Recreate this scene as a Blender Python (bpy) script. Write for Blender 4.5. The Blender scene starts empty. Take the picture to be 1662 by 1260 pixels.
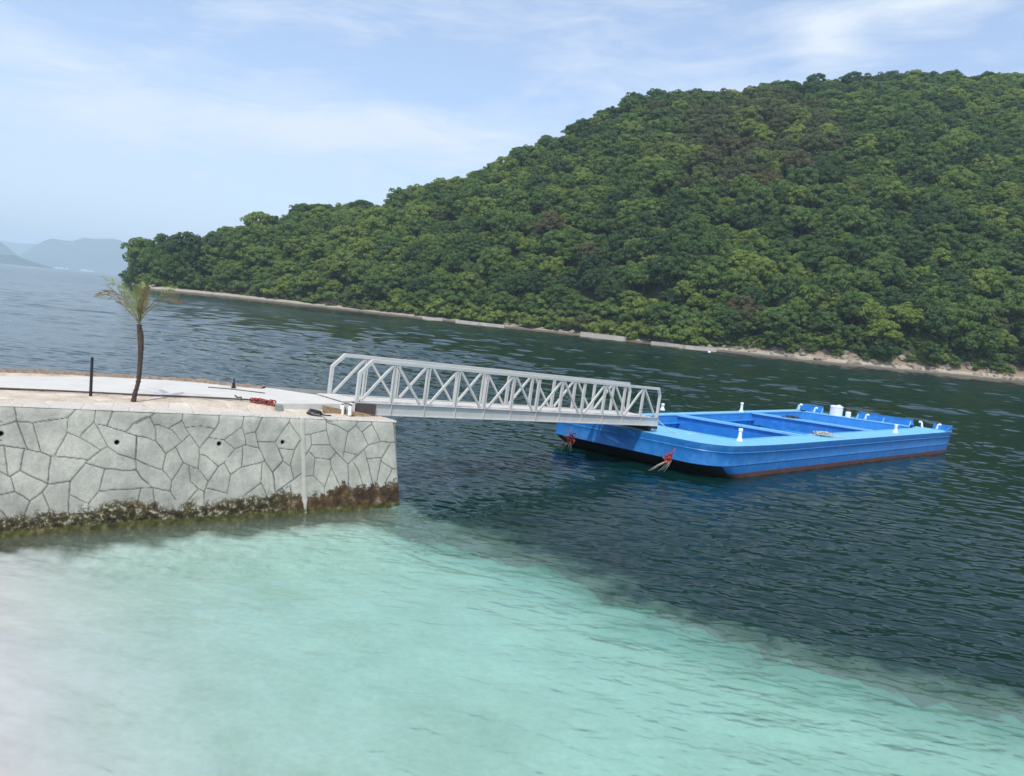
import bpy, math, random
import numpy as np
from mathutils import Vector, Matrix
rnd = random.Random(7); rng = np.random.default_rng(11)
S = bpy.context.scene; COL = S.collection
# ---------------------------------------------------------------- camera, sky, sun, exposure
FP, EYE = 1200.0, 5.25                                   # focal length in photo pixels, eye height over the water
PHI = math.atan(.1); PIT = math.atan(120.3/1200)
fw = np.array([0, math.cos(PIT), -math.sin(PIT)]); up0 = np.array([0, math.sin(PIT), math.cos(PIT)]); rt0 = np.array([1., 0, 0])
RT = math.cos(PHI)*rt0 + math.sin(PHI)*up0; UP = -math.sin(PHI)*rt0 + math.cos(PHI)*up0
cd = bpy.data.cameras.new('camera'); cam = bpy.data.objects.new('camera', cd); COL.objects.link(cam)
cd.sensor_width = 36; cd.lens = 36*FP/1662; cd.clip_end = 30000; cd.clip_start = .1
cam.matrix_world = Matrix(((RT[0], UP[0], -fw[0], 0), (RT[1], UP[1], -fw[1], 0), (RT[2], UP[2], -fw[2], EYE), (0, 0, 0, 1)))
S.camera = cam
SUN_EL, SUN_AZ = 58, 190                                 # azimuth clockwise from +Y, where the sun stands
EXPO = 0.47
SKY, CLOUD, SUNS = 0.145, 0.62, 2.7
S.view_settings.view_transform = 'Standard'; S.view_settings.look = 'None'; S.view_settings.exposure = EXPO; S.view_settings.gamma = 1
S.cycles.use_denoising = True; S.cycles.max_bounces = 8; S.cycles.transparent_max_bounces = 12
S.cycles.volume_bounces = 2; S.cycles.caustics_reflective = False; S.cycles.caustics_refractive = False
W = bpy.data.worlds.new('World'); S.world = W; W.use_nodes = True
def N(nt, t, **k):
    n = nt.nodes.new(t)
    for a, b in k.items():
        if a.startswith('i_'): n.inputs[int(a[2:]) if a[2:].isdigit() else a[2:].replace('_', ' ')].default_value = b
        else: setattr(n, a, b)
    return n
def math_(nt, op, a, b=None, c=None, clamp=False):
    n = nt.nodes.new('ShaderNodeMath'); n.operation = op; n.use_clamp = clamp
    for i, v in enumerate((a, b, c)):
        if v is None: continue
        if isinstance(v, (int, float)): n.inputs[i].default_value = v
        else: nt.links.new(v, n.inputs[i])
    return n.outputs[0]
def mixc(nt, f, a, b, mode='MIX'):
    n = nt.nodes.new('ShaderNodeMix'); n.data_type = 'RGBA'; n.blend_type = mode
    for i, v in ((0, f), (6, a), (7, b)):
        if isinstance(v, (int, float)): n.inputs[i].default_value = v
        elif isinstance(v, tuple): n.inputs[i].default_value = (*v[:3], 1)
        else: nt.links.new(v, n.inputs[i])
    return n.outputs[2]
def ramp(nt, f, stops, interp='LINEAR'):
    n = nt.nodes.new('ShaderNodeValToRGB'); r = n.color_ramp; r.interpolation = interp
    while len(r.elements) < len(stops): r.elements.new(.5)
    for e, (p, c) in zip(r.elements, stops):
        e.position = p; e.color = (c, c, c, 1) if isinstance(c, (int, float)) else (*c, 1)
    nt.links.new(f, n.inputs[0]); return n.outputs[0]
def noise(nt, vec, scale, detail=4, rough=.55, dist=0.):
    n = N(nt, 'ShaderNodeTexNoise'); n.inputs['Scale'].default_value = scale; n.inputs['Detail'].default_value = detail
    n.inputs['Roughness'].default_value = rough; n.inputs['Distortion'].default_value = dist
    if vec is not None: nt.links.new(vec, n.inputs['Vector'])
    return n.outputs[0]
def build_world():
    nt = W.node_tree; nt.nodes.clear(); L = nt.links.new
    out = N(nt, 'ShaderNodeOutputWorld'); bg = N(nt, 'ShaderNodeBackground')
    sky = N(nt, 'ShaderNodeTexSky'); sky.sky_type = 'NISHITA'; sky.sun_disc = False
    sky.sun_elevation = math.radians(SUN_EL); sky.sun_rotation = math.radians(SUN_AZ)
    sky.air_density = 1.0; sky.dust_density = 1.2; sky.ozone_density = 1.6; sky.altitude = 0
    tc = N(nt, 'ShaderNodeTexCoord'); sep = N(nt, 'ShaderNodeSeparateXYZ'); L(tc.outputs['Generated'], sep.inputs[0])
    x, y, z = sep.outputs
    az = math_(nt, 'MULTIPLY', math_(nt, 'ARCTAN2', x, y), 57.2958)
    el = math_(nt, 'MULTIPLY', math_(nt, 'ARCSINE', z), 57.2958)
    el = math_(nt, 'MAXIMUM', el, 0.)
    # wisps: noise stretched along gently tilted streaks
    u = math_(nt, 'ADD', math_(nt, 'MULTIPLY', az, .05), math_(nt, 'MULTIPLY', el, .02))
    v = math_(nt, 'ADD', math_(nt, 'MULTIPLY', el, .21), math_(nt, 'MULTIPLY', az, -.018))
    cb = N(nt, 'ShaderNodeCombineXYZ'); L(u, cb.inputs[0]); L(v, cb.inputs[1])
    n1 = noise(nt, cb.outputs[0], 1.5, 8, .62, 1.4)
    n2 = noise(nt, cb.outputs[0], 4.5, 6, .6, 1.2)
    def blob(a0, e0, ra, re, tilt, amp):
        da = math_(nt, 'SUBTRACT', az, a0); de = math_(nt, 'SUBTRACT', math_(nt, 'SUBTRACT', el, e0), math_(nt, 'MULTIPLY', da, tilt))
        q = math_(nt, 'ADD', math_(nt, 'POWER', math_(nt, 'ABSOLUTE', math_(nt, 'DIVIDE', da, ra)), 2), math_(nt, 'POWER', math_(nt, 'ABSOLUTE', math_(nt, 'DIVIDE', de, re)), 2))
        return math_(nt, 'MULTIPLY', math_(nt, 'EXPONENT', math_(nt, 'MULTIPLY', q, -1)), amp)
    tot = None
    for b in CLOUDS:
        o = blob(*b); tot = o if tot is None else math_(nt, 'ADD', tot, o)
    base = math_(nt, 'ADD', math_(nt, 'MULTIPLY', n1, 1.05), math_(nt, 'MULTIPLY', n2, .42))
    m = math_(nt, 'ADD', math_(nt, 'SUBTRACT', base, .64), tot)
    m = math_(nt, 'MULTIPLY', m, 1.35, clamp=True)
    m = math_(nt, 'MULTIPLY', math_(nt, 'ADD', m, .26), .90, clamp=True)
    # thin veil that thickens towards the horizon
    veil = math_(nt, 'MULTIPLY', math_(nt, 'EXPONENT', math_(nt, 'MULTIPLY', el, -.09)), .80)
    m = math_(nt, 'MAXIMUM', m, veil)
    sk = mixc(nt, 1.0, sky.outputs[0], (SKY, SKY, SKY), 'MULTIPLY')
    sk = mixc(nt, 1.0, sk, (.97, 1.0, 1.08), 'MULTIPLY')
    cl = mixc(nt, math_(nt, 'MULTIPLY', el, .055, clamp=True), (CLOUD*.98, CLOUD*1.08, CLOUD*1.23), (CLOUD*.99, CLOUD*1.09, CLOUD*1.21))
    L(mixc(nt, m, sk, cl), bg.inputs[0]); bg.inputs[1].default_value = 1.0
    L(bg.outputs[0], out.inputs[0])
CLOUDS = [  # azimuth, elevation, radii, tilt, strength
    (-21, 11.0, 9, 1.5, .03, .38), (-12, 12.5, 7, 1.7, .03, .40), (-4, 11.5, 6, 2.0, -.05, .25), (-30, 9, 9, 3, 0, .25),
    (-34, 13, 7, 1.6, 0, .28), (-23, 20, 5, 2.5, .1, .22), (19.5, 20.4, 2.6, 1.7, -.25, .55), (25, 22.2, 6, .9, .12, .45), (9, 17.5, 6, 2.0, .1, .18),
    (-13, 16.3, 13, 1.5, -.03, -.20), (-30, 16.5, 7, 1.2, -.02, -.16), (-18, 21.5, 6, 1.1, 0, -.1), (10, 22, 6, 2, 0, -.05), (28, 19, 7, 1.6, .1, -.12)]
build_world()
sl = bpy.data.lights.new('sun', 'SUN'); sl.energy = SUNS; sl.angle = math.radians(1.5); sl.color = (1, .955, .89)
sun = bpy.data.objects.new('sun', sl); COL.objects.link(sun)
a_, e_ = math.radians(SUN_AZ), math.radians(SUN_EL)
sd = Vector((math.sin(a_)*math.cos(e_), math.cos(a_)*math.cos(e_), math.sin(e_)))
sun.rotation_euler = sd.to_track_quat('Z', 'Y').to_euler(); sun.location = sd*50

# ---------------------------------------------------------------- measuring helpers (survey of the place from the photo)
EYEP = np.array([0, 0, EYE])
def ray(x, y): return fw + RT*(x-831)/FP - UP*(y-630)/FP
def atz(x, y, z):
    d = ray(x, y); return EYEP + d*(z-EYE)/d[2]
def aty(x, y, Y):
    d = ray(x, y); return EYEP + d*Y/d[1]
def azel(x, y):
    d = ray(x, y); return math.atan2(d[0], d[1]), d[2]/math.hypot(d[0], d[1])

# ---------------------------------------------------------------- mesh helpers
class MB:
    def __init__(s): s.v = []; s.f = []; s.m = []
    def add(s, vs, fs, m=0):
        o = len(s.v); s.v += [tuple(map(float, p)) for p in vs]; s.f += [tuple(i+o for i in f) for f in fs]; s.m += [m]*len(fs); return s
    def box(s, c, d, m=0, rz=0):
        x, y, z = [k/2 for k in d]; ca, sa = math.cos(rz), math.sin(rz)
        vs = [(c[0]+ca*i*x-sa*j*y, c[1]+sa*i*x+ca*j*y, c[2]+k*z) for k in (-1, 1) for j in (-1, 1) for i in (-1, 1)]
        return s.add(vs, [(0, 2, 3, 1), (4, 5, 7, 6), (0, 1, 5, 4), (2, 6, 7, 3), (0, 4, 6, 2), (1, 3, 7, 5)], m)
    def bar(s, p, q, w, h, m=0, upv=(0, 0, 1)):         # rectangular bar from p to q, w across, h along upv
        p, q, u = Vector(p), Vector(q), Vector(upv); a = (q-p).normalized(); r = a.cross(u)
        if r.length < 1e-4: r = a.cross(Vector((0, 1, 0)))
        r.normalize(); u = r.cross(a)
        vs = [e+r*(i*w/2)+u*(j*h/2) for e in (p, q) for i, j in ((-1, -1), (1, -1), (1, 1), (-1, 1))]
        return s.add(vs, [(3, 2, 1, 0), (4, 5, 6, 7), (0, 1, 5, 4), (1, 2, 6, 5), (2, 3, 7, 6), (3, 0, 4, 7)], m)
    def tube(s, pts, rad, n=8, m=0, cap=True):
        pts = [Vector(p) for p in pts]; k = len(pts); rad = rad if isinstance(rad, (list, tuple)) else [rad]*k
        vs = []; ref = None
        for i, p in enumerate(pts):
            t = (pts[min(i+1, k-1)]-pts[max(i-1, 0)]).normalized()
            if ref is None: ref = t.cross(Vector((0, 0, 1))) if abs(t.z) < .9 else t.cross(Vector((1, 0, 0)))
            a = (ref-t*ref.dot(t)).normalized(); ref = a; b = t.cross(a)
            vs += [p+(a*math.cos(2*math.pi*j/n)+b*math.sin(2*math.pi*j/n))*rad[i] for j in range(n)]
        fs = [(i*n+j, i*n+(j+1) % n, (i+1)*n+(j+1) % n, (i+1)*n+j) for i in range(k-1) for j in range(n)]
        if cap: fs += [tuple(range(n))[::-1], tuple((k-1)*n+j for j in range(n))]
        return s.add(vs, fs, m)
    def lathe(s, c, prof, n=16, m=0):
        vs = [(c[0]+r*math.cos(2*math.pi*j/n), c[1]+r*math.sin(2*math.pi*j/n), c[2]+z) for r, z in prof for j in range(n)]
        k = len(prof); fs = [(i*n+j, i*n+(j+1) % n, (i+1)*n+(j+1) % n, (i+1)*n+j) for i in range(k-1) for j in range(n)]
        fs += [tuple(range(n))[::-1], tuple((k-1)*n+j for j in range(n))]
        return s.add(vs, fs, m)
    def prism(s, poly, z0, z1, m=0):                    # poly = xy list, counter-clockwise
        n = len(poly); z0 = z0 if hasattr(z0, '__len__') else [z0]*n; z1 = z1 if hasattr(z1, '__len__') else [z1]*n
        vs = [(p[0], p[1], z) for p, z in zip(poly, z0)]+[(p[0], p[1], z) for p, z in zip(poly, z1)]
        return s.add(vs, [tuple(range(n))[::-1], tuple(range(n, 2*n))]+[(i, (i+1) % n, n+(i+1) % n, n+i) for i in range(n)], m)
    def mesh(s, name, mats, smooth=False):
        me = bpy.data.meshes.new(name); me.from_pydata(s.v, [], s.f)
        for m in (mats if isinstance(mats, (list, tuple)) else [mats]): me.materials.append(m)
        me.polygons.foreach_set('material_index', s.m)
        if smooth: me.shade_smooth()
        return me
    def build(s, name, mats, parent=None, smooth=False, bevel=0):
        o = bpy.data.objects.new(name, s.mesh(name, mats, smooth)); COL.objects.link(o)
        if parent: o.parent = parent; o.matrix_parent_inverse = Matrix.Translation(-parent.location) if parent.type == 'EMPTY' else Matrix()
        if bevel: b = o.modifiers.new('bevel', 'BEVEL'); b.width = bevel; b.segments = 2; b.limit_method = 'ANGLE'
        return o
def empty(name, loc):
    o = bpy.data.objects.new(name, None); COL.objects.link(o); o.location = Vector(loc); o.empty_display_size = .3; return o
def tag(o, label=None, cat=None, group=None, kind=None):
    for k, v in (('label', label), ('category', cat), ('group', group), ('kind', kind)):
        if v: o[k] = v
    return o
def grid_mesh(name, P, mat, attrs=None, smooth=True, face_mask=None):   # P: (rows, cols, 3)
    r, c = P.shape[:2]; me = bpy.data.meshes.new(name)
    i = np.arange(r*c).reshape(r, c)
    q = np.stack([i[:-1, :-1], i[:-1, 1:], i[1:, 1:], i[1:, :-1]], -1).reshape(-1, 4)
    if face_mask is not None: q = q[face_mask.reshape(-1)]
    me.vertices.add(r*c); me.vertices.foreach_set('co', P.astype(np.float32).reshape(-1))
    me.loops.add(len(q)*4); me.loops.foreach_set('vertex_index', q.astype(np.int32).reshape(-1))
    me.polygons.add(len(q)); me.polygons.foreach_set('loop_start', np.arange(0, len(q)*4, 4, dtype=np.int32))
    me.update(calc_edges=True)
    me.materials.append(mat)
    if smooth: me.polygons.foreach_set('use_smooth', np.ones(len(q), bool))
    for k, a in (attrs or {}).items():
        at = me.attributes.new(k, 'FLOAT', 'POINT'); at.data.foreach_set('value', a.astype(np.float32).reshape(-1))
    o = bpy.data.objects.new(name, me); COL.objects.link(o); return o
def sstep(a, b, x):
    t = np.clip((x-a)/(b-a), 0, 1); return t*t*(3-2*t)
_pt = rng.random((256, 256))
def vnoise(x, y):                                        # smooth value noise
    xi, yi = np.floor(x).astype(int), np.floor(y).astype(int); fx, fy = x-xi, y-yi
    fx = fx*fx*(3-2*fx); fy = fy*fy*(3-2*fy); g = lambda a, b: _pt[a & 255, b & 255]
    return (g(xi, yi)*(1-fx)+g(xi+1, yi)*fx)*(1-fy)+(g(xi, yi+1)*(1-fx)+g(xi+1, yi+1)*fx)*fy
def fbm(x, y, o=4): return sum(vnoise(x*2**k+17*k, y*2**k+5*k)*.5**k for k in range(o))/sum(.5**k for k in range(o))

# ---------------------------------------------------------------- materials
def mat(name, col, rough=.6, var=.12, scale=6., bump=0., bscale=40., metal=0., dirt=None, dirt_amt=.0, spec=.5, coord='Object'):
    m = bpy.data.materials.new(name); m.use_nodes = True; nt = m.node_tree; b = nt.nodes['Principled BSDF']; L = nt.links.new
    tc = N(nt, 'ShaderNodeTexCoord').outputs[coord]
    n = noise(nt, tc, scale, 5, .6); lo = tuple(c*(1-var) for c in col); hi = tuple(min(1, c*(1+var)) for c in col)
    c = ramp(nt, n, [(.3, lo), (.7, hi)])
    if dirt:
        d = ramp(nt, noise(nt, tc, scale*2.7, 7, .7), [(.62-dirt_amt*.3, 0.), (.72, 1.)])
        c = mixc(nt, math_(nt, 'MULTIPLY', d, dirt_amt, clamp=True), c, dirt)
    L(c, b.inputs['Base Color']); b.inputs['Roughness'].default_value = rough; b.inputs['Metallic'].default_value = metal
    b.inputs['Specular IOR Level'].default_value = spec
    if bump:
        bp = N(nt, 'ShaderNodeBump'); bp.inputs['Strength'].default_value = 1; bp.inputs['Distance'].default_value = bump
        L(noise(nt, tc, bscale, 5, .6), bp.inputs['Height']); L(bp.outputs[0], b.inputs['Normal'])
    return m
M = {}
M['white_steel'] = mat('white_steel', (.52, .515, .48), .45, .06, 3, dirt=(.38, .33, .27), dirt_amt=.25)
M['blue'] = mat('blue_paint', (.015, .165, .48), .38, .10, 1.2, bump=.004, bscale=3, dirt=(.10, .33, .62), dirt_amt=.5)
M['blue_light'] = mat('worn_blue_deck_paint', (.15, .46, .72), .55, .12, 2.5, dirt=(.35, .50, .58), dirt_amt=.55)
M['blue_in'] = mat('blue_hold_paint', (.035, .25, .60), .5, .12, 2, dirt=(.10, .22, .40), dirt_amt=.4)
def weather(m, col, amt, zs=.18, sc=2.2):
    nt = m.node_tree; L = nt.links.new; b = nt.nodes['Principled BSDF']; src = b.inputs['Base Color'].links[0].from_socket
    tc = N(nt, 'ShaderNodeNewGeometry').outputs['Position']; mp = N(nt, 'ShaderNodeMapping'); mp.inputs['Scale'].default_value = (1, 1, zs); L(tc, mp.inputs[0])
    f = ramp(nt, noise(nt, mp.outputs[0], sc, 8, .75), [(.54, 0.), (.70, amt)]); g = ramp(nt, noise(nt, tc, 9, 8, .8), [(.62, 0.), (.68, amt)])
    c = mixc(nt, f, src, col); c = mixc(nt, g, c, (.10, .085, .075)); L(c, b.inputs['Base Color'])
weather(M['blue'], (.06, .14, .26), .55); weather(M['blue_light'], (.30, .44, .50), .6, 1, 1.5); weather(M['blue_in'], (.05, .12, .26), .5); weather(M['white_steel'], (.33, .27, .20), .30, .4, 3)
M['black'] = mat('bow_underside_shade', (.012, .013, .016), .5, .2, 4)  # shade under the raked bow, put into the hull colour
M['red_band'] = mat('red_brown_antifouling', (.13, .040, .032), .6, .3, 3, dirt=(.06, .045, .04), dirt_amt=.7)
M['white_paint'] = mat('white_paint', (.78, .80, .80), .45, .05, 8, dirt=(.5, .47, .42), dirt_amt=.2)
M['dark'] = mat('dark_metal', (.012, .012, .014), .5, .2, 20)
M['red'] = mat('red_rope', (.32, .045, .032), .7, .35, 30)
M['rope'] = mat('pale_rope', (.48, .44, .38), .85, .3, 40, bump=.004, bscale=120)
M['rust'] = mat('rusty_timber', (.36, .25, .14), .85, .3, 12, dirt=(.14, .08, .05), dirt_amt=.7, bump=.01, bscale=30)
M['brown_plate'] = mat('rusted_plate', (.07, .05, .045), .8, .3, 10)
M['concrete_white'] = mat('pale_concrete', (.56, .54, .49), .85, .08, 1.6, bump=.004, bscale=30, dirt=(.45, .43, .39), dirt_amt=.3)
weather(M['concrete_white'], (.44, .40, .33), .45, 1, .8)
M['grey_block'] = mat('grey_block', (.25, .25, .24), .9, .15, 12)
M['kerb'] = mat('brown_kerb', (.25, .19, .14), .9, .35, 9, bump=.02, bscale=18)
M['trunk_palm'] = mat('palm_trunk', (.085, .055, .042), .9, .4, 22, bump=.03, bscale=55)
M['bark'] = mat('bark', (.10, .08, .06), .9, .3, 3)
M['sail'] = mat('sail', (.8, .82, .84), .7, .04, 2)
M['house'] = mat('pale_house', (.75, .76, .78), .7, .08, .05)
M['roof_far'] = mat('grey_roof', (.30, .32, .36), .7, .1, .05)

P0 = np.array([-2.58, 18.79]); DW = np.array([-.813, -.582]); NW = np.array([.582, -.813]); BAT = .29    # quay wall: corner foot, direction, outward normal, batter
# ---------------------------------------------------------------- seabed, water
SH = [(575, 832), (650, 834), (740, 862), (830, 898), (960, 948), (1100, 997), (1300, 1066), (1480, 1112), (1662, 1148), (1900, 1200)]
SHW, SHB = [np.vstack([[-9.5, 19.5], np.array([atz(*q, z)[:2] for q in SH]), [16, 9.2], [40, 6]]) for z in (0, -.90)]
def shelf_dist(x, y, SH):                                    # signed distance to the shelf edge, positive on the deep side
    best = np.full(x.shape, 1e9); sg = np.ones(x.shape)
    for a, b in zip(SH[:-1], SH[1:]):
        d = b-a; L2 = d@d; t = np.clip(((x-a[0])*d[0]+(y-a[1])*d[1])/L2, 0, 1)
        dx, dy = x-a[0]-t*d[0], y-a[1]-t*d[1]; q = np.hypot(dx, dy); m = q < best
        best = np.where(m, q, best); sg = np.where(m, np.where(d[0]*(y-a[1])-d[1]*(x-a[0]) > 0, 1, -1), sg)
    return best*sg
def bed(x, y, line, shift=0.):
    s = shift+shelf_dist(x, y, line)+(fbm(x*.8, y*.8)-.5)*1.9+(fbm(x*3.1, y*3.1)-.5)*.9
    cx = (x+4.86)*.80+(y-7.14)*.60                        # distance up the slope of pale sand, lower left
    shallow = -.10-.95*(1-np.exp(-np.clip(cx+.2, 0, 99)/3.6))-.14*(fbm(x*.5+9, y*.5)-.5)*sstep(0, 2, cx)
    z = np.where(s < -.4, shallow, shallow-sstep(-.4, 3.4, s)*4.2-np.clip(s, 0, 400)*.02)
    n = (x-P0[0])*NW[0]+(y-P0[1])*NW[1]; u = (x-P0[0])*DW[0]+(y-P0[1])*DW[1]
    z = np.where(n < -1.2, np.minimum(z, -4-.02*np.hypot(x, y)), z)
    k = sstep(-1.0, 1.2, u)*(n > -1.2); z = np.maximum(z, (-.16-.42*np.clip(n, 0, 99)-.04*np.maximum(0, 3-u))*k+z*(1-k))      # silted up along the wall's foot
    return np.minimum(z, -.06), s
def polar(r, az):
    return r[:, None]*np.sin(az)[None], r[:, None]*np.cos(az)[None]
def sea_bed():
    r = np.concatenate([np.geomspace(.6, 60, 420), np.geomspace(61, 13800, 90)]); az = np.linspace(-1.25, 1.25, 500)
    X, Y = polar(r, az); Z, s = bed(X, Y, SHB); Z = np.maximum(Z, -9)
    n = (X+2.58)*.582-(Y-18.79)*.813                     # distance out from the quay wall's foot
    weed = sstep(-.1, .6, s+(fbm(X*2.6, Y*2.6)-.5)*2.6)
    w2 = (.8*(1-sstep(.05, .5, n+(fbm(X*1.7+3, Y*1.7)-.5)*.7))+.13*(1-sstep(.4, 2.2, n+(fbm(X*1.1+3, Y*1.1)-.5)*1.5)))
    weed = np.clip(np.maximum(weed, w2), 0, 1)
    m = bpy.data.materials.new('sand_and_weed'); m.use_nodes = True; nt = m.node_tree; b = nt.nodes['Principled BSDF']; L = nt.links.new
    tc = N(nt, 'ShaderNodeNewGeometry').outputs['Position']; at = N(nt, 'ShaderNodeAttribute', attribute_name='weed').outputs['Fac']
    sand = ramp(nt, noise(nt, tc, .55, 7, .65), [(.3, (.50, .53, .46)), (.5, (.66, .66, .61)), (.7, (.77, .755, .71))])
    sand = mixc(nt, 1., sand, ramp(nt, noise(nt, tc, 7, 6, .7), [(.3, .88), (.7, 1.08)]), 'MULTIPLY')
    sand = mixc(nt, N(nt, 'ShaderNodeAttribute', attribute_name='pale').outputs['Fac'], sand, ramp(nt, noise(nt, tc, 1.1, 7, .65), [(.3, (.76, .66, .68)), (.7, (.92, .82, .85))]))
    wv = N(nt, 'ShaderNodeTexVoronoi', feature='SMOOTH_F1'); wv.inputs['Scale'].default_value = 3; L(tc, wv.inputs['Vector'])
    wc = ramp(nt, noise(nt, tc, 2.4, 7, .7), [(.35, (.012, .022, .010)), (.6, (.045, .055, .015)), (.75, (.10, .10, .03))])
    wf = math_(nt, 'MULTIPLY', math_(nt, 'ADD', at, math_(nt, 'MULTIPLY', math_(nt, 'SUBTRACT', noise(nt, tc, 5, 5, .6), .5), .6)), 1.3, clamp=True)
    wf = math_(nt, 'MULTIPLY', wf, ramp(nt, at, [(0, 0.), (.08, 1.)]))
    L(mixc(nt, wf, sand, wc), b.inputs['Base Color']); b.inputs['Roughness'].default_value = .95; b.inputs['Specular IOR Level'].default_value = .1
    o = grid_mesh('seabed', np.stack([X, Y, Z], -1), m, {'weed': weed, 'pale': 1-sstep(-1.5, 3.2, (X+4.86)*.80+(Y-7.14)*.60+(fbm(X*.8, Y*.8)-.5)*1.5)}); tag(o, kind='structure')
sea_bed()
WIND = math.radians(8)
def wave_field(X, Y, spac, r):
    Z = np.zeros_like(X); g = np.random.default_rng(5)
    calm = .62+.38*sstep(-3.0, 2.0, SD)                   # sheltered, flatter water over the shelf
    for i in range(110):
        lam = .11*(12)**(g.random()**1.35); k = 2*math.pi/lam
        th = WIND+g.normal()*.36; amp = .0036*lam**1.0*(1 if lam < 1.2 else .6); ph = g.random()*6.283
        c = k*(X*math.sin(th)+Y*math.cos(th))+ph
        att = 1-sstep(lam*.26, lam*.48, spac)
        Z += amp*att*(np.sin(c)+.25*np.cos(2*c))
    group = .55+.9*fbm(X*.10+3, Y*.16+8, 3)
    return Z*calm*group*(1+.25*sstep(30, 90, r))*(1-.45*sstep(6, 40, -X))*(1-.5*(1-sstep(.5, 1.3, DEP)))
r_ = [1.2, 2.4, 3.6, 4.8, 5.6]
while r_[-1] < 13500: r_.append(r_[-1]*(1.0024 if r_[-1] < 55 else 1.0031 if r_[-1] < 95 else 1.0045 if r_[-1] < 340 else 1.05))
r_ = np.array(r_); az_ = np.concatenate([np.linspace(-1.2, -.68, 60)[:-1], np.linspace(-.68, .68, 960), np.linspace(.68, 1.2, 60)[1:]])
XW, YW = polar(r_, az_)
DEP, SD = bed(XW, YW, SHW, 1.0); DEP = -DEP
def far_chop(X, Y, R):                                   # longer wavelets that still show far out
    g = np.random.default_rng(8); Z = np.zeros_like(X)
    for i in range(40):
        lam = 2.2+5*g.random()**1.5; k = 2*math.pi/lam; th = WIND+g.normal()*.35
        Z += .0042*lam*np.sin(k*(X*math.sin(th)+Y*math.cos(th))+6.28*g.random())*(1-sstep(lam*.35, lam*.6, R*.0045))
    return Z*(1-.5*sstep(6, 40, -X))*sstep(25, 90, R)*(.35+1.1*fbm(X*.03, Y*.06, 3))
def water():
    global SD
    Zb, s = bed(XW, YW, SHW, .45); R = np.hypot(XW, YW); spac = R*np.where(R < 55, .0024, .0031)
    Z = wave_field(XW, YW, spac, R)+far_chop(XW, YW, R); dep = np.clip(-Zb, 0, 9)
    # the band of smooth current lines across the channel
    cl = np.array([[-90, 160], [-17.5, 106], [4.6, 86], [18.5, 83.6], [29.5, 75.6], [45, 65], [90, 40]]); yb = np.interp(XW, cl[:, 0], cl[:, 1])
    band = sstep(-26, -12, XW)*np.exp(-((YW-yb+(fbm(XW*.06, YW*.06)-.5)*9)/2.6)**2)*(R < 220); Z = Z*(1-.8*band)
    m = bpy.data.materials.new('sea_water'); m.use_nodes = True; nt = m.node_tree; nt.nodes.clear(); L = nt.links.new
    out = N(nt, 'ShaderNodeOutputMaterial'); pos = N(nt, 'ShaderNodeNewGeometry').outputs['Position']
    dp = N(nt, 'ShaderNodeAttribute', attribute_name='depth').outputs['Fac']; bd = N(nt, 'ShaderNodeAttribute', attribute_name='band').outputs['Fac']
    mp = N(nt, 'ShaderNodeMapping'); mp.inputs['Scale'].default_value = (.55, 1, 1); L(pos, mp.inputs[0])
    v = mp.outputs[0]
    h = math_(nt, 'ADD', math_(nt, 'MULTIPLY', noise(nt, v, 9, 3, .5), .008), math_(nt, 'MULTIPLY', noise(nt, v, 2.3, 4, .6, .3), .040))
    h = math_(nt, 'ADD', h, math_(nt, 'MULTIPLY', noise(nt, v, .35, 3, .5), .13))
    calm = math_(nt, 'SUBTRACT', 1.0, math_(nt, 'MULTIPLY', ramp(nt, dp, [(0.09, 1.), (.22, 0.)]), .0))
    patch = ramp(nt, noise(nt, pos, .035, 4, .6), [(.35, .55), (.65, 1.15)])
    st = math_(nt, 'MULTIPLY', math_(nt, 'MULTIPLY', ramp(nt, math_(nt, 'DIVIDE', dp, 9), [(.08, .75), (.32, 1.)]), patch), math_(nt, 'SUBTRACT', 1.0, math_(nt, 'MULTIPLY', bd, .0)))
    bp = N(nt, 'ShaderNodeBump'); bp.inputs['Distance'].default_value = 1.0; L(h, bp.inputs['Height']); L(math_(nt, 'MULTIPLY', st, .30), bp.inputs['Strength'])
    fr = N(nt, 'ShaderNodeFresnel'); fr.inputs[0].default_value = 1.50; L(bp.outputs[0], fr.inputs[1])
    gl = N(nt, 'ShaderNodeBsdfGlossy'); L(N(nt, 'ShaderNodeAttribute', attribute_name='spread').outputs['Fac'], gl.inputs['Roughness']); L(bp.outputs[0], gl.inputs['Normal'])
    tr = N(nt, 'ShaderNodeBsdfTransparent'); df = N(nt, 'ShaderNodeBsdfDiffuse')
    tint = N(nt, 'ShaderNodeCombineXYZ')
    for i, k in enumerate((.42, .045, .095)): L(math_(nt, 'EXPONENT', math_(nt, 'MULTIPLY', dp, -k)), tint.inputs[i])
    L(tint.outputs[0], tr.inputs[0])
    body = ramp(nt, math_(nt, 'DIVIDE', dp, 9), [(0, (.60, .60, .58)), (.10, (.40, .64, .54)), (.16, (.16, .30, .22)), (.26, (.016, .060, .050)), (.45, (.003, .026, .023))])
    L(body, df.inputs[0])
    turb = math_(nt, 'SUBTRACT', 1.0, math_(nt, 'EXPONENT', math_(nt, 'MULTIPLY', dp, -.30)))
    m1 = N(nt, 'ShaderNodeMixShader'); L(turb, m1.inputs[0]); L(tr.outputs[0], m1.inputs[1]); L(df.outputs[0], m1.inputs[2])
    m2 = N(nt, 'ShaderNodeMixShader'); L(math_(nt, 'MINIMUM', fr.outputs[0], math_(nt, 'SUBTRACT', .98, math_(nt, 'MULTIPLY', N(nt, 'ShaderNodeAttribute', attribute_name='spread').outputs['Fac'], 1.3))), m2.inputs[0]); L(m1.outputs[0], m2.inputs[1]); L(gl.outputs[0], m2.inputs[2])
    L(m2.outputs[0], out.inputs[0])
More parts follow.
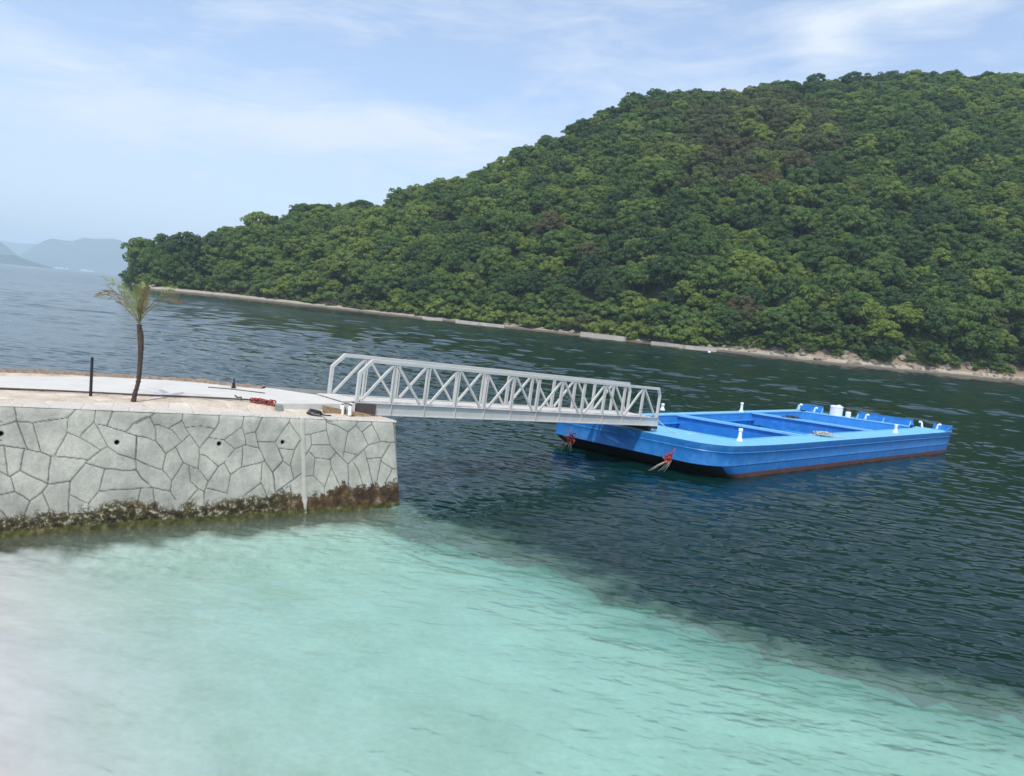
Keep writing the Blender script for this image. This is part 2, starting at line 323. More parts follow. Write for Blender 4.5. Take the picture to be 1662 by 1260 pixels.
    o = grid_mesh('water', np.stack([XW, YW, Z], -1), m, {'depth': dep, 'band': band, 'spread': .02+.12*sstep(20, 200, R)*(1-.6*band)*(.55+.9*fbm(XW*.018, YW*.05, 3))}); tag(o, kind='structure')
water()

# ---------------------------------------------------------------- quay
ztop = lambda u: np.clip(2.16+.04*np.asarray(u, float), 2.16, 2.5)
def wall_xy(u, z): return P0[0]+DW[0]*u-NW[0]*BAT*z, P0[1]+DW[1]*u-NW[1]*BAT*z
def wall_uv(x, y):                                       # photo point on the wall face -> (along, height)
    d = ray(x, y); n3 = np.array([NW[0], NW[1], BAT]); t = (np.array([P0[0], P0[1], 0])-EYEP)@n3/(d@n3); p = EYEP+d*t
    return (p[:2]-P0)@DW, p[2]
# the carved joints of the wall, surveyed from three close views: (scale, x0, y0, lines)
JOINTS = [(5.25, 0, 640, """118,70 140,235|0,270 140,235 280,245 575,198 685,95|140,235 185,345 232,465|280,245 318,380 348,495|575,198 572,325 470,522|572,325 680,370 855,478 915,445|680,360 800,232 820,110|800,232 915,445 1010,515 1150,555|835,255 910,272 1065,322 1165,358 1260,378|970,130 910,272|1065,322 1150,240 1260,190|1165,358 1155,555 1162,650 1210,720 1260,762|1155,555 1260,605|0,435 205,465 348,495 430,530 600,540 750,565 855,478|35,445 70,700|205,465 172,652 88,705 0,665|172,652 300,715 415,770 600,742|430,530 408,765|750,565 680,645 600,742|740,590 890,635 1040,652 1162,650|890,635 845,828 755,935|845,828 1200,802 1260,800|600,742 592,855 755,935 748,1070|88,705 128,830 255,912 360,835 415,770|128,830 0,862|255,912 225,990 180,1110|360,835 425,1000 490,1040 500,1170|425,1010 180,1115|592,855 580,1010 660,1120|490,1040 580,1010|748,1072 1140,1072 1260,1060|1200,802 1140,1072|0,990 155,1180"""),
 (6.3, 220, 650, """0,240 150,170 240,100|150,170 200,290 210,415|190,250 250,255 335,293 480,210 490,100|335,293 380,310 460,415|0,360 130,390 210,415 308,550 408,475 550,355|480,210 530,310 655,495|530,275 660,268 800,285|855,130 850,230 800,310 655,495|755,385 905,410 1085,268 1120,130|905,410 1010,500 1130,455 1265,490|1085,268 1115,350 1130,455|1115,350 1228,325 1310,150|1228,325 1265,490 1325,625 1405,738 1512,625|1255,425 1430,425|1460,490 1512,600|20,375 5,600 90,655 275,712 308,550|5,710 80,820 180,900|408,475 490,640 540,665 640,700 655,495|655,550 720,570 850,675 905,640 1010,500|850,675 745,830 700,940|640,700 745,830|490,640 370,825 275,712|370,825 358,935 410,1020|545,665 560,830 645,905 540,1020|645,905 700,940 700,1180|905,640 975,755 935,960|975,755 1085,688 1325,625|1100,480 1085,688|1295,640 1285,845 1115,970|1285,845 1350,995 1260,1070|1405,738 1430,945 1512,900|730,900 935,950|0,900 180,895 358,935|55,905 10,1100|185,900 200,1140|1350,995 1420,1060|1430,945 1400,1020"""),
 (7.0, 440, 660, """230,110 205,180 45,400|205,180 345,372 265,495 225,660 260,820|45,400 75,470 140,620 220,685|75,475 265,495|140,620 25,740|25,740 48,980|345,765 45,980|215,890 235,1020|390,325 455,315 630,268 630,100|630,180 740,215 875,292 965,220 1010,130|630,268 640,320 675,440 745,520 875,660 985,555 1110,440 1245,400 1410,412|450,320 465,440 385,570|465,440 675,440|440,520 500,585 675,605 745,520|500,585 485,785 380,800|485,785 605,910 605,1040|675,605 690,700 800,940 810,1010|690,700 605,910|875,292 820,570|840,515 985,555|965,220 1035,290 1110,440|1035,290 1150,205 1150,130|1150,205 1245,400|875,660 885,905 800,930|885,905 930,940|930,630 990,720 1045,890|1065,500 1090,600 1155,870|1090,595 1255,585 1355,425|1255,585 1250,620 1205,850|1250,620 1375,712 1440,715|1375,712 1300,870|380,1010 430,1045 500,1060|430,1045 430,1130""")]
def joint_dist(U, Z, evor, segs):
    et = np.full(U.shape, 9.); ju = U+.03*(fbm(U*5, Z*5)-.5); jz = Z+.03*(fbm(U*5+9, Z*5)-.5)
    for (a0, a1), (b0, b1) in segs:
        dx, dz = b0-a0, b1-a1; t = np.clip(((ju-a0)*dx+(jz-a1)*dz)/(dx*dx+dz*dz+1e-9), 0, 1); et = np.minimum(et, np.hypot(ju-a0-t*dx, jz-a1-t*dz))
    UL = max(b[0] for sg in segs for b in sg); return np.where(U < UL-.03, et, np.minimum(evor, et))
def quay_wall():
    segs = []
    for sc_, x0, y0, txt in JOINTS:
        for ln in txt.split('|'):
            q = [wall_uv(x0+float(a.split(',')[0])/sc_, y0+float(a.split(',')[1])/sc_) for a in ln.split()]; segs += list(zip(q[:-1], q[1:]))
    seeds = []
    g = np.random.default_rng(3)
    for a in np.arange(9.2, 14, .55):
        for b in np.arange(-.3, 2.8, .55): seeds.append((a+g.random()*.3, b+g.random()*.3))
    seeds = np.array([q for i, q in enumerate(seeds) if g.random() > .10]); wt = g.uniform(-1, 1, len(seeds))*.022
    us = np.concatenate([np.linspace(0, 10, 660), np.linspace(10.1, 14, 60)]); vs = np.linspace(0, 1, 175)
    U, V = np.meshgrid(us, vs); Zt = ztop(U)+.02*(fbm(U*2.2, U*0)-.5); Z = -.9+(Zt+.9)*V; U = U+.11*np.clip(Z, 0, 3)/2.2*(1-U/14)
    wu = U+.04*(fbm(U*1.9, Z*1.9)-.5)+.02*(fbm(U*8, Z*8)-.5); wz = Z+.04*(fbm(U*1.9+40, Z*1.9)-.5)+.02*(fbm(U*8+9, Z*8)-.5)
    d = (wu[..., None]-seeds[:, 0])**2+(wz[..., None]-seeds[:, 1])**2-wt
    idx = np.argsort(d, -1)[..., :2]; d1 = np.take_along_axis(d, idx[..., :1], -1)[..., 0]; d2 = np.take_along_axis(d, idx[..., 1:], -1)[..., 0]
    s1, s2 = seeds[idx[..., 0]], seeds[idx[..., 1]]; sep = np.hypot(*(np.moveaxis(s1-s2, -1, 0)))+1e-6
    e = joint_dist(U, Z, (d2-d1)/(2*sep), segs); wid = .003+.0075*fbm(U*3, Z*3)
    joint = 1-sstep(wid*.6, wid*1.9, e)
    tone = np.clip((fbm(U*1.6+5, Z*1.6+5, 2)-.5)*2.2+.5, 0, 1)
    hole = np.zeros_like(U)
    for x, y in [(1, 705), (190, 719), (356, 721), (459, 718.5)]:
        hu, hv = wall_uv(x, y); q = np.hypot(U-hu, Z-hv); hole = np.maximum(hole, 1-sstep(.036, .052, q))
    strip = np.exp(-((U-wall_uv(493, 750)[0])/.055)**4); joint = joint*(1-strip); stripe_edge = np.exp(-((np.abs(U-wall_uv(493, 750)[0])-.065)/.010)**2)
    rough = .022*(fbm(U*2.5, Z*2.5)-.5)+.012*(fbm(U*11, Z*11)-.5)+(tone-.5)*.008
    algae_h = .50+.30*(fbm(U*1.3, U*0+2)-.5)+.16*(1-sstep(1.5, 2.8, U))-.10*sstep(5, 9, U)
    weedy = sstep(0, .25, algae_h-Z)*.035*fbm(U*16, Z*16)
    off = -joint*.016-hole*.14+rough+strip*.014-stripe_edge*.01+weedy
    rc = .10; cr = np.clip(1-U/rc, 0, 1); off -= rc*(1-np.sqrt(np.clip(1-cr**2, 0, 1)))        # rounded corner
    off -= .05*sstep(.94, 1., V)**2
    x, y = wall_xy(U, Z); X = x+NW[0]*off; Y = y+NW[1]*off
    m = bpy.data.materials.new('carved_mortar_stone'); m.use_nodes = True; nt = m.node_tree; b = nt.nodes['Principled BSDF']; L = nt.links.new
    pos = N(nt, 'ShaderNodeNewGeometry').outputs['Position']; A = lambda k: N(nt, 'ShaderNodeAttribute', attribute_name=k).outputs['Fac']
    base = ramp(nt, noise(nt, pos, 1.6, 6, .65), [(.3, (.27, .265, .225)), (.5, (.39, .385, .325)), (.72, (.50, .485, .41))])
    fine = ramp(nt, noise(nt, pos, 26, 5, .7), [(.3, .84), (.7, 1.1)])
    base = mixc(nt, 1., base, fine, 'MULTIPLY'); base = mixc(nt, .8, base, ramp(nt, A('tone'), [(0, .84), (1, 1.06)]), 'MULTIPLY')
    mp = N(nt, 'ShaderNodeMapping'); mp.inputs['Scale'].default_value = (2.2, 2.2, .25); L(pos, mp.inputs[0])
    streak = ramp(nt, noise(nt, mp.outputs[0], 3, 6, .65), [(.48, 0.), (.72, .45)])
    base = mixc(nt, streak, base, (.24, .24, .215))
    base = mixc(nt, A('strip'), base, (.40, .385, .325)); base = mixc(nt, math_(nt, 'MULTIPLY', A('joint'), .93), base, (.075, .075, .07)); base = mixc(nt, A('hole'), base, (.015, .015, .015))  # drain holes: dirt and the recess's shade put into the colour
    ah = math_(nt, 'ADD', A('wet'), math_(nt, 'MULTIPLY', math_(nt, 'SUBTRACT', noise(nt, pos, 4.5, 8, .75), .5), 2.3))
    am = ramp(nt, ah, [(.50, 0.), (.72, 1.)])
    weed = ramp(nt, noise(nt, pos, 9, 6, .7), [(.38, (.014, .013, .009)), (.5, (.045, .038, .020)), (.56, (.11, .09, .035)), (.63, (.31, .30, .25))])
    side = ramp(nt, noise(nt, pos, 4, 5, .6), [(.32, (.018, .017, .012)), (.5, (.055, .034, .018)), (.62, (.11, .065, .03)), (.72, (.22, .19, .14))])
    weed = mixc(nt, A('reddish'), weed, side)
    green = ramp(nt, noise(nt, pos, 7, 5, .6), [(.3, (.022, .030, .008)), (.5, (.065, .065, .018)), (.66, (.13, .12, .05)), (.75, (.26, .25, .19))])
    weed = mixc(nt, ramp(nt, math_(nt, 'ADD', A('low'), math_(nt, 'MULTIPLY', math_(nt, 'SUBTRACT', noise(nt, pos, 8, 5, .6), .5), .7)), [(.35, 0.), (.65, 1.)]), weed, green)
    L(mixc(nt, am, base, weed), b.inputs['Base Color']); b.inputs['Roughness'].default_value = .9; b.inputs['Specular IOR Level'].default_value = .25
    bp = N(nt, 'ShaderNodeBump'); bp.inputs['Distance'].default_value = .012; L(noise(nt, pos, 45, 6, .65), bp.inputs['Height']); L(bp.outputs[0], b.inputs['Normal'])
    red = 1-sstep(2.2, 3.6, U)
    wet = np.clip((algae_h-Z)/.5+.5, 0, 1.4)*(1-.55*strip); low = 1-sstep(.0, .22, Z)
    root = empty('quay_wall', (P0[0], P0[1], 0)); tag(root, 'grey crazy-paved sea wall with weed-stained foot and small drain holes', 'sea wall')
    o = grid_mesh('wall_face', np.stack([X, Y, Z], -1), m, {'tone': tone, 'joint': joint, 'hole': hole, 'strip': strip, 'wet': wet, 'low': low, 'reddish': red})
    o.parent = root; o.matrix_parent_inverse = Matrix.Translation(-root.location)
    # end return of the wall, running back from the corner
    k = MB(); e0, e1 = np.array([-2.62, 18.86]), np.array([-5.0, 22.2])
    a0, a1 = wall_xy(.05, -.9), wall_xy(.05, 2.15)
    k.add([(a0[0], a0[1], -.9), (-5.0, 22.4, -.9), (-5.35, 21.3, 2.15), (a1[0], a1[1], 2.15)], [(0, 1, 2, 3)])
    k.build('wall_end', M['grey_block'], root)
    return m
WALLMAT = quay_wall()
BKU = [0, 1.5, 3.5, 6, 8.5, 14]; BKX = [-5.35, -6.9, -7.6, -10.9, -13.2, -18.0]; BKY = [21.3, 21.0, 20.2, 19.65, 18.8, 17.2]
def gz(x, y):
    u = (x-P0[0])*DW[0]+(y-P0[1])*DW[1]; zt = ztop(u); dn = -((x-P0[0])*NW[0]+(y-P0[1])*NW[1])-BAT*zt
    return np.minimum(zt+.17*sstep(.02, .55, dn)*sstep(.9, 2.0, u), 2.5)
def quay_top():
    us = np.linspace(0, 14, 420); ws = np.linspace(0, 1, 170); U, Wv = np.meshgrid(us, ws)
    fx, fy = wall_xy(U, ztop(U)); fx = fx-NW[0]*.0; bx, by = np.interp(U, BKU, BKX), np.interp(U, BKU, BKY)
    X = fx*(1-Wv)+bx*Wv; Y = fy*(1-Wv)+by*Wv
    Z = gz(X, Y)+.030*(fbm(X*2.5, Y*2.5)-.5)+.018*(fbm(X*9, Y*9)-.5)-.004
    Z = np.where(Wv == 0, ztop(U)-.06, Z)
    sd_ = np.abs(fbm(X*3, Y*3)-.5)
    m = bpy.data.materials.new('cream_stone_paving'); m.use_nodes = True; nt = m.node_tree; b = nt.nodes['Principled BSDF']; L = nt.links.new
    pos = N(nt, 'ShaderNodeNewGeometry').outputs['Position']
    v = N(nt, 'ShaderNodeTexVoronoi', feature='DISTANCE_TO_EDGE'); v.inputs['Scale'].default_value = 2.6; v.inputs['Randomness'].default_value = .9; L(pos, v.inputs['Vector'])
    vc = N(nt, 'ShaderNodeTexVoronoi'); vc.inputs['Scale'].default_value = 2.6; vc.inputs['Randomness'].default_value = .9; L(pos, vc.inputs['Vector'])
    c = ramp(nt, noise(nt, pos, 2.2, 6, .65), [(.3, (.42, .32, .22)), (.45, (.58, .50, .40)), (.7, (.68, .63, .55))])
    sp = N(nt, 'ShaderNodeSeparateColor'); L(vc.outputs['Color'], sp.inputs[0]); c = mixc(nt, .7, c, ramp(nt, sp.outputs[0], [(0, (.72, .62, .52)), (1, (1.08, 1.05, 1.0))]), 'MULTIPLY')
    mort = ramp(nt, v.outputs[0], [(.03, 1.), (.075, 0.)]); c = mixc(nt, math_(nt, 'MULTIPLY', mort, .5), c, (.58, .55, .49))
    c = mixc(nt, math_(nt, 'MULTIPLY', ramp(nt, noise(nt, pos, 14, 6, .7), [(.5, 0.), (.68, 1.)]), .35), c, (.30, .22, .15))
    at = N(nt, 'ShaderNodeAttribute', attribute_name='lip').outputs['Fac']; c = mixc(nt, at, c, (.52, .49, .43))
    L(c, b.inputs['Base Color']); b.inputs['Roughness'].default_value = .9; b.inputs['Specular IOR Level'].default_value = .2
    bp = N(nt, 'ShaderNodeBump'); bp.inputs['Distance'].default_value = .02; L(math_(nt, 'ADD', noise(nt, pos, 30, 5, .6), ramp(nt, v.outputs[0], [(0, 0.), (.09, .6)])), bp.inputs['Height']); L(bp.outputs[0], b.inputs['Normal'])
    lip = 1-sstep(.02, .085, Wv+.03*(fbm(U*3, U*0)-.5))
    o = grid_mesh('quay_ground', np.stack([X, Y, Z], -1), m, {'lip': lip}); tag(o, kind='structure')
    # the quay's back and far side, down to the water
    k = MB(); pts = list(zip(BKX, BKY))
    for (x0, y0), (x1, y1) in zip(pts[:-1], pts[1:]): k.add([(x0, y0, -1), (x0, y0, 2.5), (x1, y1, 2.5), (x1, y1, -1)], [(0, 1, 2, 3)])
    tag(k.build('quay_ground_back', M['grey_block']), kind='structure')
    # concrete path slab
    pa = [atz(*q, 2.52)[:2] for q in [(-160, 620), (0, 631), (165, 637), (400, 648), (455, 655), (577, 655.5), (526, 643), (430, 629), (300, 619), (165, 612), (0, 611), (-160, 604)]]
    k = MB().prism(pa, 2.10, 2.525); tag(k.build('concrete_path', M['concrete_white'], bevel=.01), kind='structure')
    k = MB()                                             # dark formwork joint along the path's near edge
    ps = [atz(*q, 2.53) for q in [(-120, 623), (0, 630.5), (90, 634.2), (218, 640.5), (330, 645), (400, 648.5), (440, 653)]]
    k.tube(ps, .022, 6); k.build('path_edging', M['brown_plate'])
    tag(bpy.data.objects['path_edging'], 'thin dark edging strip between white path and cream paving', 'edging')
    k = MB(); ps = [atz(*q, 2.53) for q in [(338, 629), (370, 631.5), (400, 635), (430, 638.5)]]
    tag(k.tube(ps, .02, 6).build('cable', M['brown_plate']), 'short dark cable lying across the white path behind the stub post', 'cable')
    # rough brown kerb along the seaward edge
    pts = [atz(*q, 2.5)[:2] for q in [(-150, 596), (0, 603.5), (60, 605), (120, 608), (185, 612), (265, 617), (330, 622), (385, 628), (428, 632)]]
    fx = np.linspace(0, len(pts)-1, 90); px = np.interp(fx, range(len(pts)), [p[0] for p in pts]); py = np.interp(fx, range(len(pts)), [p[1] for p in pts])
    k = MB(); rows = []
    for x, y in zip(px, py):
        w, h = .16+.06*rnd.random(), 2.555+.05*rnd.random()*(1.5 if x > -9 else 1); rows.append([(x, y-w, 2.44), (x, y-w*.7, h), (x, y+w*.7, h-.015*rnd.random()), (x, y+w, 2.44)])
    vs = [p for r in rows for p in r]; k.add(vs, [(i*4+j, i*4+j+1, i*4+j+5, i*4+j+4) for i in range(len(rows)-1) for j in range(3)])
    tag(k.build('kerb', M['kerb']), 'rough brown stone kerb along the seaward edge of the quay', 'kerb')
quay_top()
def on_top(x, y): # point on the quay surface under a photo point
    z = 2.5
    for _ in range(8):
        p = atz(x, y, z); z = float(gz(p[0], p[1]))
    return p
# black pole
p = on_top(147, 643); r = empty('post', p); tag(r, 'tall thin black post standing left of the small palm', 'post')
MB().tube([p, p+[0.0, 0, .87]], [.033, .030], 10).build('pole', M['dark'], r); MB().tube([p+[0, 0, .86], p+[0, 0, .94]], .012, 6).build('pin', M['grey_block'], r)
p = on_top(379, 630); p = atz(379, 630, 2.53); r = MB().lathe(p, [(.06, -.03), (.06, .04), (.042, .05), (.04, .14), (.018, .15), (.018, .26)], 10).build('stub_post', M['dark']); tag(r, 'short black stub post at the seaward kerb of the quay', 'post')
p = atz(387, 645.5, 2.55); tag(MB().tube([p+[-.09, 0, .05], p+[-.03, 0, .0], p+[.06, -.02, .02], p+[.08, 0, -.01]], .018, 6).build('hand_tool', M['dark']), 'small dark hand tool lying on the white path', 'tool')
# red rope heap
def by_slab(px, off):                                   # on the paving just in front of the white slab
    p = atz(px, np.interp(px, [0, 165, 400, 455, 577], [631, 637, 648, 655, 655.5]), 2.52); p[:2] += NW*off; p[2] = gz(p[0], p[1]); return p
p0 = by_slab(424, .10); k = MB()
for i in range(9):
    c = p0+[(-.26+.065*i), rnd.uniform(-.04, .04), .055+.02*rnd.random()]; ry = rnd.uniform(.04, .06); tl = rnd.uniform(-1, 1)
    k.tube([c+[ry*math.cos(t), .03*math.sin(t*2+tl), ry*math.sin(t)] for t in np.linspace(0, 6.1, 14)], .017, 6)
k.tube([p0+[-.3+.6*t, .03*math.sin(t*20), .02+.02*math.sin(t*11)] for t in np.linspace(0, 1, 24)], .018, 6)
tag(k.build('rope', M['red'], smooth=True), 'heap of bright red rope beside the grey block on the paving', 'rope')
p = by_slab(449, .13); tag(MB().box(p+[0, .05, .07], (.17, .12, .16), rz=.4).build('concrete_block', M['grey_block'], bevel=.01), 'small grey block at the corner of the white slab', 'block')
# black cable coil
p0 = by_slab(506, .22); k = MB()
for i in range(5):
    q = .20-.018*i; k.tube([p0+[q*math.cos(t), .10*math.sin(t), .03+.022*i+.02*math.sin(t+i)] for t in np.linspace(0, 6.4, 20)], .013, 6)
k.tube([p0+[.15, 0, .03], p0+[.32, -.05, .02], p0+[.42, .0, .02]], .018, 6)
tag(k.build('cable_coil', M['dark'], smooth=True), 'coil of black cable lying on the quay in front of the white slab', 'cable')
# timber wedge by the gangway
a, b2, c2 = by_slab(521, .16), on_top(602, 676), on_top(535, 668)
k = MB(); t1 = a+[0, 0, .20]
k.add([a+[0, 0, -.02], b2+[0, 0, -.02], b2+[-.02, 0, .04], t1, a+[-.12, .35, -.02], b2+[-.15, .35, -.02], b2+[-.16, .3, .04], t1+[-.12, .35, 0]],
      [(0, 1, 2, 3), (7, 6, 5, 4), (3, 2, 6, 7), (0, 3, 7, 4), (1, 5, 6, 2), (0, 4, 5, 1)])
tag(k.build('timber_wedge', M['rust'], bevel=.008), 'rough brown timber wedge lying on the quay before the gangway foot', 'timber')
p = by_slab(558, .12)-[0, .22, 0]; r = empty('winch', p+[0, .25, 0]); tag(r, 'small white winch box with black handle beside the gangway foot', 'winch')
MB().box(p+[-.08, .25, .13], (.10, .12, .26)).box(p+[.12, .25, .12], (.09, .12, .24)).build('case', M['white_paint'], r, bevel=.01)
MB().tube([p+[-.10, .2, .26], p+[-.02, .2, .30], p+[.08, .2, .305], p+[.17, .2, .26]], .016, 6).build('handle', M['dark'], r, smooth=True)
MB().tube([p+[.02, .16, .04], p+[.02, .16, .20]], .012, 6).build('stem', M['dark'], r)

# ---------------------------------------------------------------- palm
def palm():
    base = on_top(218, 651.5); Y = base[1]; r = empty('palm_tree', base); tag(r, 'small sparse palm with bare curved trunk planted on the quay', 'palm')
    Z8 = lambda x, y, dy=0: aty(120+x/5.25, 430+y/5.25, Y+dy)
    tp = [(508, 1160), (520, 1100), (548, 1000), (560, 880), (568, 760), (570, 660), (566, 590), (558, 530), (556, 500)]
    rd = [.062, .048, .046, .05, .057, .065, .066, .048, .032]; pts = [Z8(*q) for q in tp]
    P = []; R_ = []
    for i in range(len(pts)-1):
        for t in np.linspace(0, 1, 7)[:-1]: P.append(pts[i]*(1-t)+pts[i+1]*t); R_.append((rd[i]*(1-t)+rd[i+1]*t)*(1+.06*((len(P) % 2)*2-1))*.92)
    k = MB().tube(P, R_, 12)
    for i in range(3, len(P)-2):                        # stubs of old fronds
        for _ in range(4):
            a = rnd.uniform(0, 6.28); d = np.array([math.cos(a), math.sin(a), 0]); k.tube([P[i]+d*R_[i]*.8, P[i]+d*(R_[i]+.010)+[0, 0, .03]], [.012, .005], 4)
    k.build('trunk', M['trunk_palm'], r, smooth=True)
    mg = mat('frond_green', (.17, .20, .04), .7, .35, 3); mb_ = mat('frond_dry', (.16, .125, .06), .8, .35, 3)
    fr = [([(556, 500), (500, 430), (430, 350), (340, 275), (250, 248), (178, 268)], .25, .35, 1), ([(556, 500), (530, 440), (470, 335), (385, 245), (300, 222), (205, 246)], -.3, .4, 1),
          ([(556, 500), (545, 400), (490, 280), (430, 190), (345, 160), (245, 100)], .45, .35, 0), ([(556, 500), (566, 420), (590, 320), (617, 230), (632, 165)], -.1, .2, 1),
          ([(556, 500), (558, 400), (560, 300), (572, 200), (590, 150)], .2, .2, 0), ([(556, 500), (548, 420), (535, 320), (530, 230), (520, 170)], -.25, .2, 0),
          ([(556, 500), (575, 430), (640, 360), (720, 280), (790, 225), (875, 188)], .3, .5, 0), ([(556, 500), (590, 440), (680, 350), (780, 295), (860, 285), (935, 328)], -.3, .5, 1),
          ([(556, 500), (568, 430), (600, 350), (615, 270), (610, 190)], .35, .2, 0), ([(556, 500), (530, 430), (480, 370), (450, 280), (420, 215)], .5, .3, 0), ([(556, 500), (562, 430), (580, 340), (600, 260), (625, 180)], -.35, .2, 1)]
    for q, dy, start, dry in fr:
        n = len(q); K = [Z8(x, y, dy*(i/(n-1))**1.3) for i, (x, y) in enumerate(q)]
        tt = np.linspace(0, n-1, 30); Pp = np.array([[np.interp(t, range(n), [a[j] for a in K]) for j in range(3)] for t in tt])
        for _ in range(2): Pp[1:-1] = (Pp[:-2]+2*Pp[1:-1]+Pp[2:])/4
        k = MB().tube(list(Pp), list(np.linspace(.012, .004, 30)), 5)
        for i in range(3, 30):
            f = i/29
            if f < start: continue
            t = Pp[min(i+1, 29)]-Pp[i-1]; t /= np.linalg.norm(t); s = np.cross(t, [0, 1, 0]) if rnd.random() < .5 else np.cross(t, [0, 0, 1]); s /= np.linalg.norm(s)+1e-6
            for sg in (-1, 1):
                for rep in range(1):
                    ln = (.19*math.sin(math.pi*min(1, (f-start)/(1-start)*.8+.22))+.04)*rnd.uniform(.7, 1.15)
                    d = t*rnd.uniform(.75, 1.0)+s*sg*rnd.uniform(.45, .8)+np.array([0, rnd.uniform(-.35, .35), rnd.uniform(-.05, .15)]); d /= np.linalg.norm(d)
                    a = Pp[i]; w = np.cross(d, [rnd.uniform(-.4, .4), 1, rnd.uniform(-.4, .4)]); w = w/np.linalg.norm(w)*.0095
                    e = a+d*ln+[0, 0, -.015]; mid = a+d*ln*.5
                    k.add([a, mid+w, e, mid-w], [(0, 1, 2, 3)])
        k.build('frond', mb_ if dry else mg, r)
palm()

# ---------------------------------------------------------------- gangway
def gangway():
    mt = M['white_steel']
    s0 = np.array([-4.07, 19.2, 2.22]); s1 = np.array([5.70, 28.42, 1.49]); NP = 12; ax = (s1-s0); Ln = np.linalg.norm(ax); ax /= Ln
    side = np.array([-ax[1], ax[0], 0]); side /= np.linalg.norm(side); WD = 1.45; BH, RH = .33, 1.17; upv = np.cross(side*-1, ax); upv = upv if upv[2] > 0 else -upv
    r = empty('gangway', s0); tag(r, 'pale grey steel truss gangway reaching from the stone quay to the blue barge', 'gangway')
    def pt(i, h, w=0, a=0): return s0+ax*(Ln*i/NP+a)+upv*h+side*w
    for w in (0, WD):
        sg = 1 if w else -1
        k = MB(); k.bar(pt(0, BH/2, w), pt(NP, BH/2, w), .012, BH-.02, upv=upv)          # web and flanges
        k.bar(pt(0, BH-.008, w), pt(NP, BH-.008, w), .11, .018, upv=upv).bar(pt(0, .008, w), pt(NP, .008, w), .11, .018, upv=upv)
        for i in range(NP+1): k.bar(pt(i, .02, w+sg*.03), pt(i, BH-.02, w+sg*.03), .012, .05, upv=side)
        k.build('side_beam', mt, r)
        k = MB(); k.bar(pt(0, BH+RH-.06, w, .36), pt(NP, BH+RH-.06, w, -.16), .085, .10, upv=upv); k.build('top_chord', mt, r, bevel=.008)
        k = MB(); k.bar(pt(0, BH+.003, w, .04), pt(0, BH+.78, w, .04), .085, .085, upv=ax).bar(pt(0, BH+.745, w, .02), pt(0, BH+RH-.045, w, .40), .084, .084, upv=upv); k.build('end_post', mt, r)
        k = MB(); k.bar(pt(NP, BH+.003, w, -.05), pt(NP, BH+.82, w, -.05), .085, .085, upv=ax).bar(pt(NP, BH+.80, w, -.035), pt(NP, BH+RH-.045, w, -.2), .084, .084, upv=upv); k.build('end_post', mt, r)
        for i in range(1, NP):
            k = MB(); k.bar(pt(i, BH+.003, w, -.034), pt(i, BH+RH-.11, w, -.034), .07, .028, upv=ax).bar(pt(i, BH+.003, w, .034), pt(i, BH+RH-.11, w, .034), .07, .028, upv=ax)
            k.build('post', mt, r)
        for i in range(NP):
            a, b = ((.14, -.07) if i % 2 == 0 else (.07, -.14))
            h0, h1 = (BH+.01, BH+RH-.12) if i % 2 == 0 else (BH+RH-.12, BH+.01)
            if i == NP-1: b = -.17
            MB().bar(pt(i, h0, w, a), pt(i+1, h1, w, b), .062, .062, upv=upv).build('diagonal', mt, r)
    k = MB(); 
    n = 44
    for i in range(n): k.bar(pt(NP*(i+.5)/n-.115*NP/n*3.9, BH-.03, WD/2), pt(NP*(i+.5)/n+.115*NP/n*3.9, BH-.03, WD/2), WD-.13, .02, upv=upv)
    k.build('deck', M['concrete_white'], r)
    for i in range(0, NP+1, 2): MB().bar(pt(i, .10, .07, .06 if i == 0 else -.06), pt(i, .10, WD-.07, .06 if i == 0 else -.06), .08, .12, upv=upv).build('cross_member', mt, r)
    k = MB().bar(pt(0, .15, -.062, .0), pt(0, .15, -.062, .62), .02, .27, upv=upv).bar(pt(0, .15, -.06, -.012), pt(0, .15, WD+.05, -.012), .02, .3, upv=upv)
    k.build('rusted_plate', M['brown_plate'], r)
    k = MB().tube([pt(NP, -.12, .05, -.3), pt(NP, -.12, WD-.05, -.3)], .10, 12).bar(pt(NP, -.06, .3, -.3), pt(NP, -.06, .42, -.3), .09, .12, upv=upv).bar(pt(NP, -.06, WD-.42, -.3), pt(NP, -.06, WD-.3, -.3), .09, .12, upv=upv).bar(pt(NP, -.06, -.06, -.45), pt(NP, -.06, -.06, -.02), .06, .10, upv=upv).build('roller', M['dark'], r)
    # ramp plate from the slab on to the deck
    k = MB(); a = pt(0, BH+.02, .05, .25); b = pt(0, BH+.02, WD-.05, .25); c = pt(0, BH+.0, WD-.05, -.35); d = pt(0, BH+.0, .05, -.35)
    k.add([a, b, c, d, a-[0, 0, .02], b-[0, 0, .02], c-[0, 0, .02], d-[0, 0, .02]], [(0, 1, 2, 3), (7, 6, 5, 4), (0, 4, 5, 1), (1, 5, 6, 2), (2, 6, 7, 3), (3, 7, 4, 0)]).build('ramp_plate', M['concrete_white'], r)
    return pt
GP = gangway()

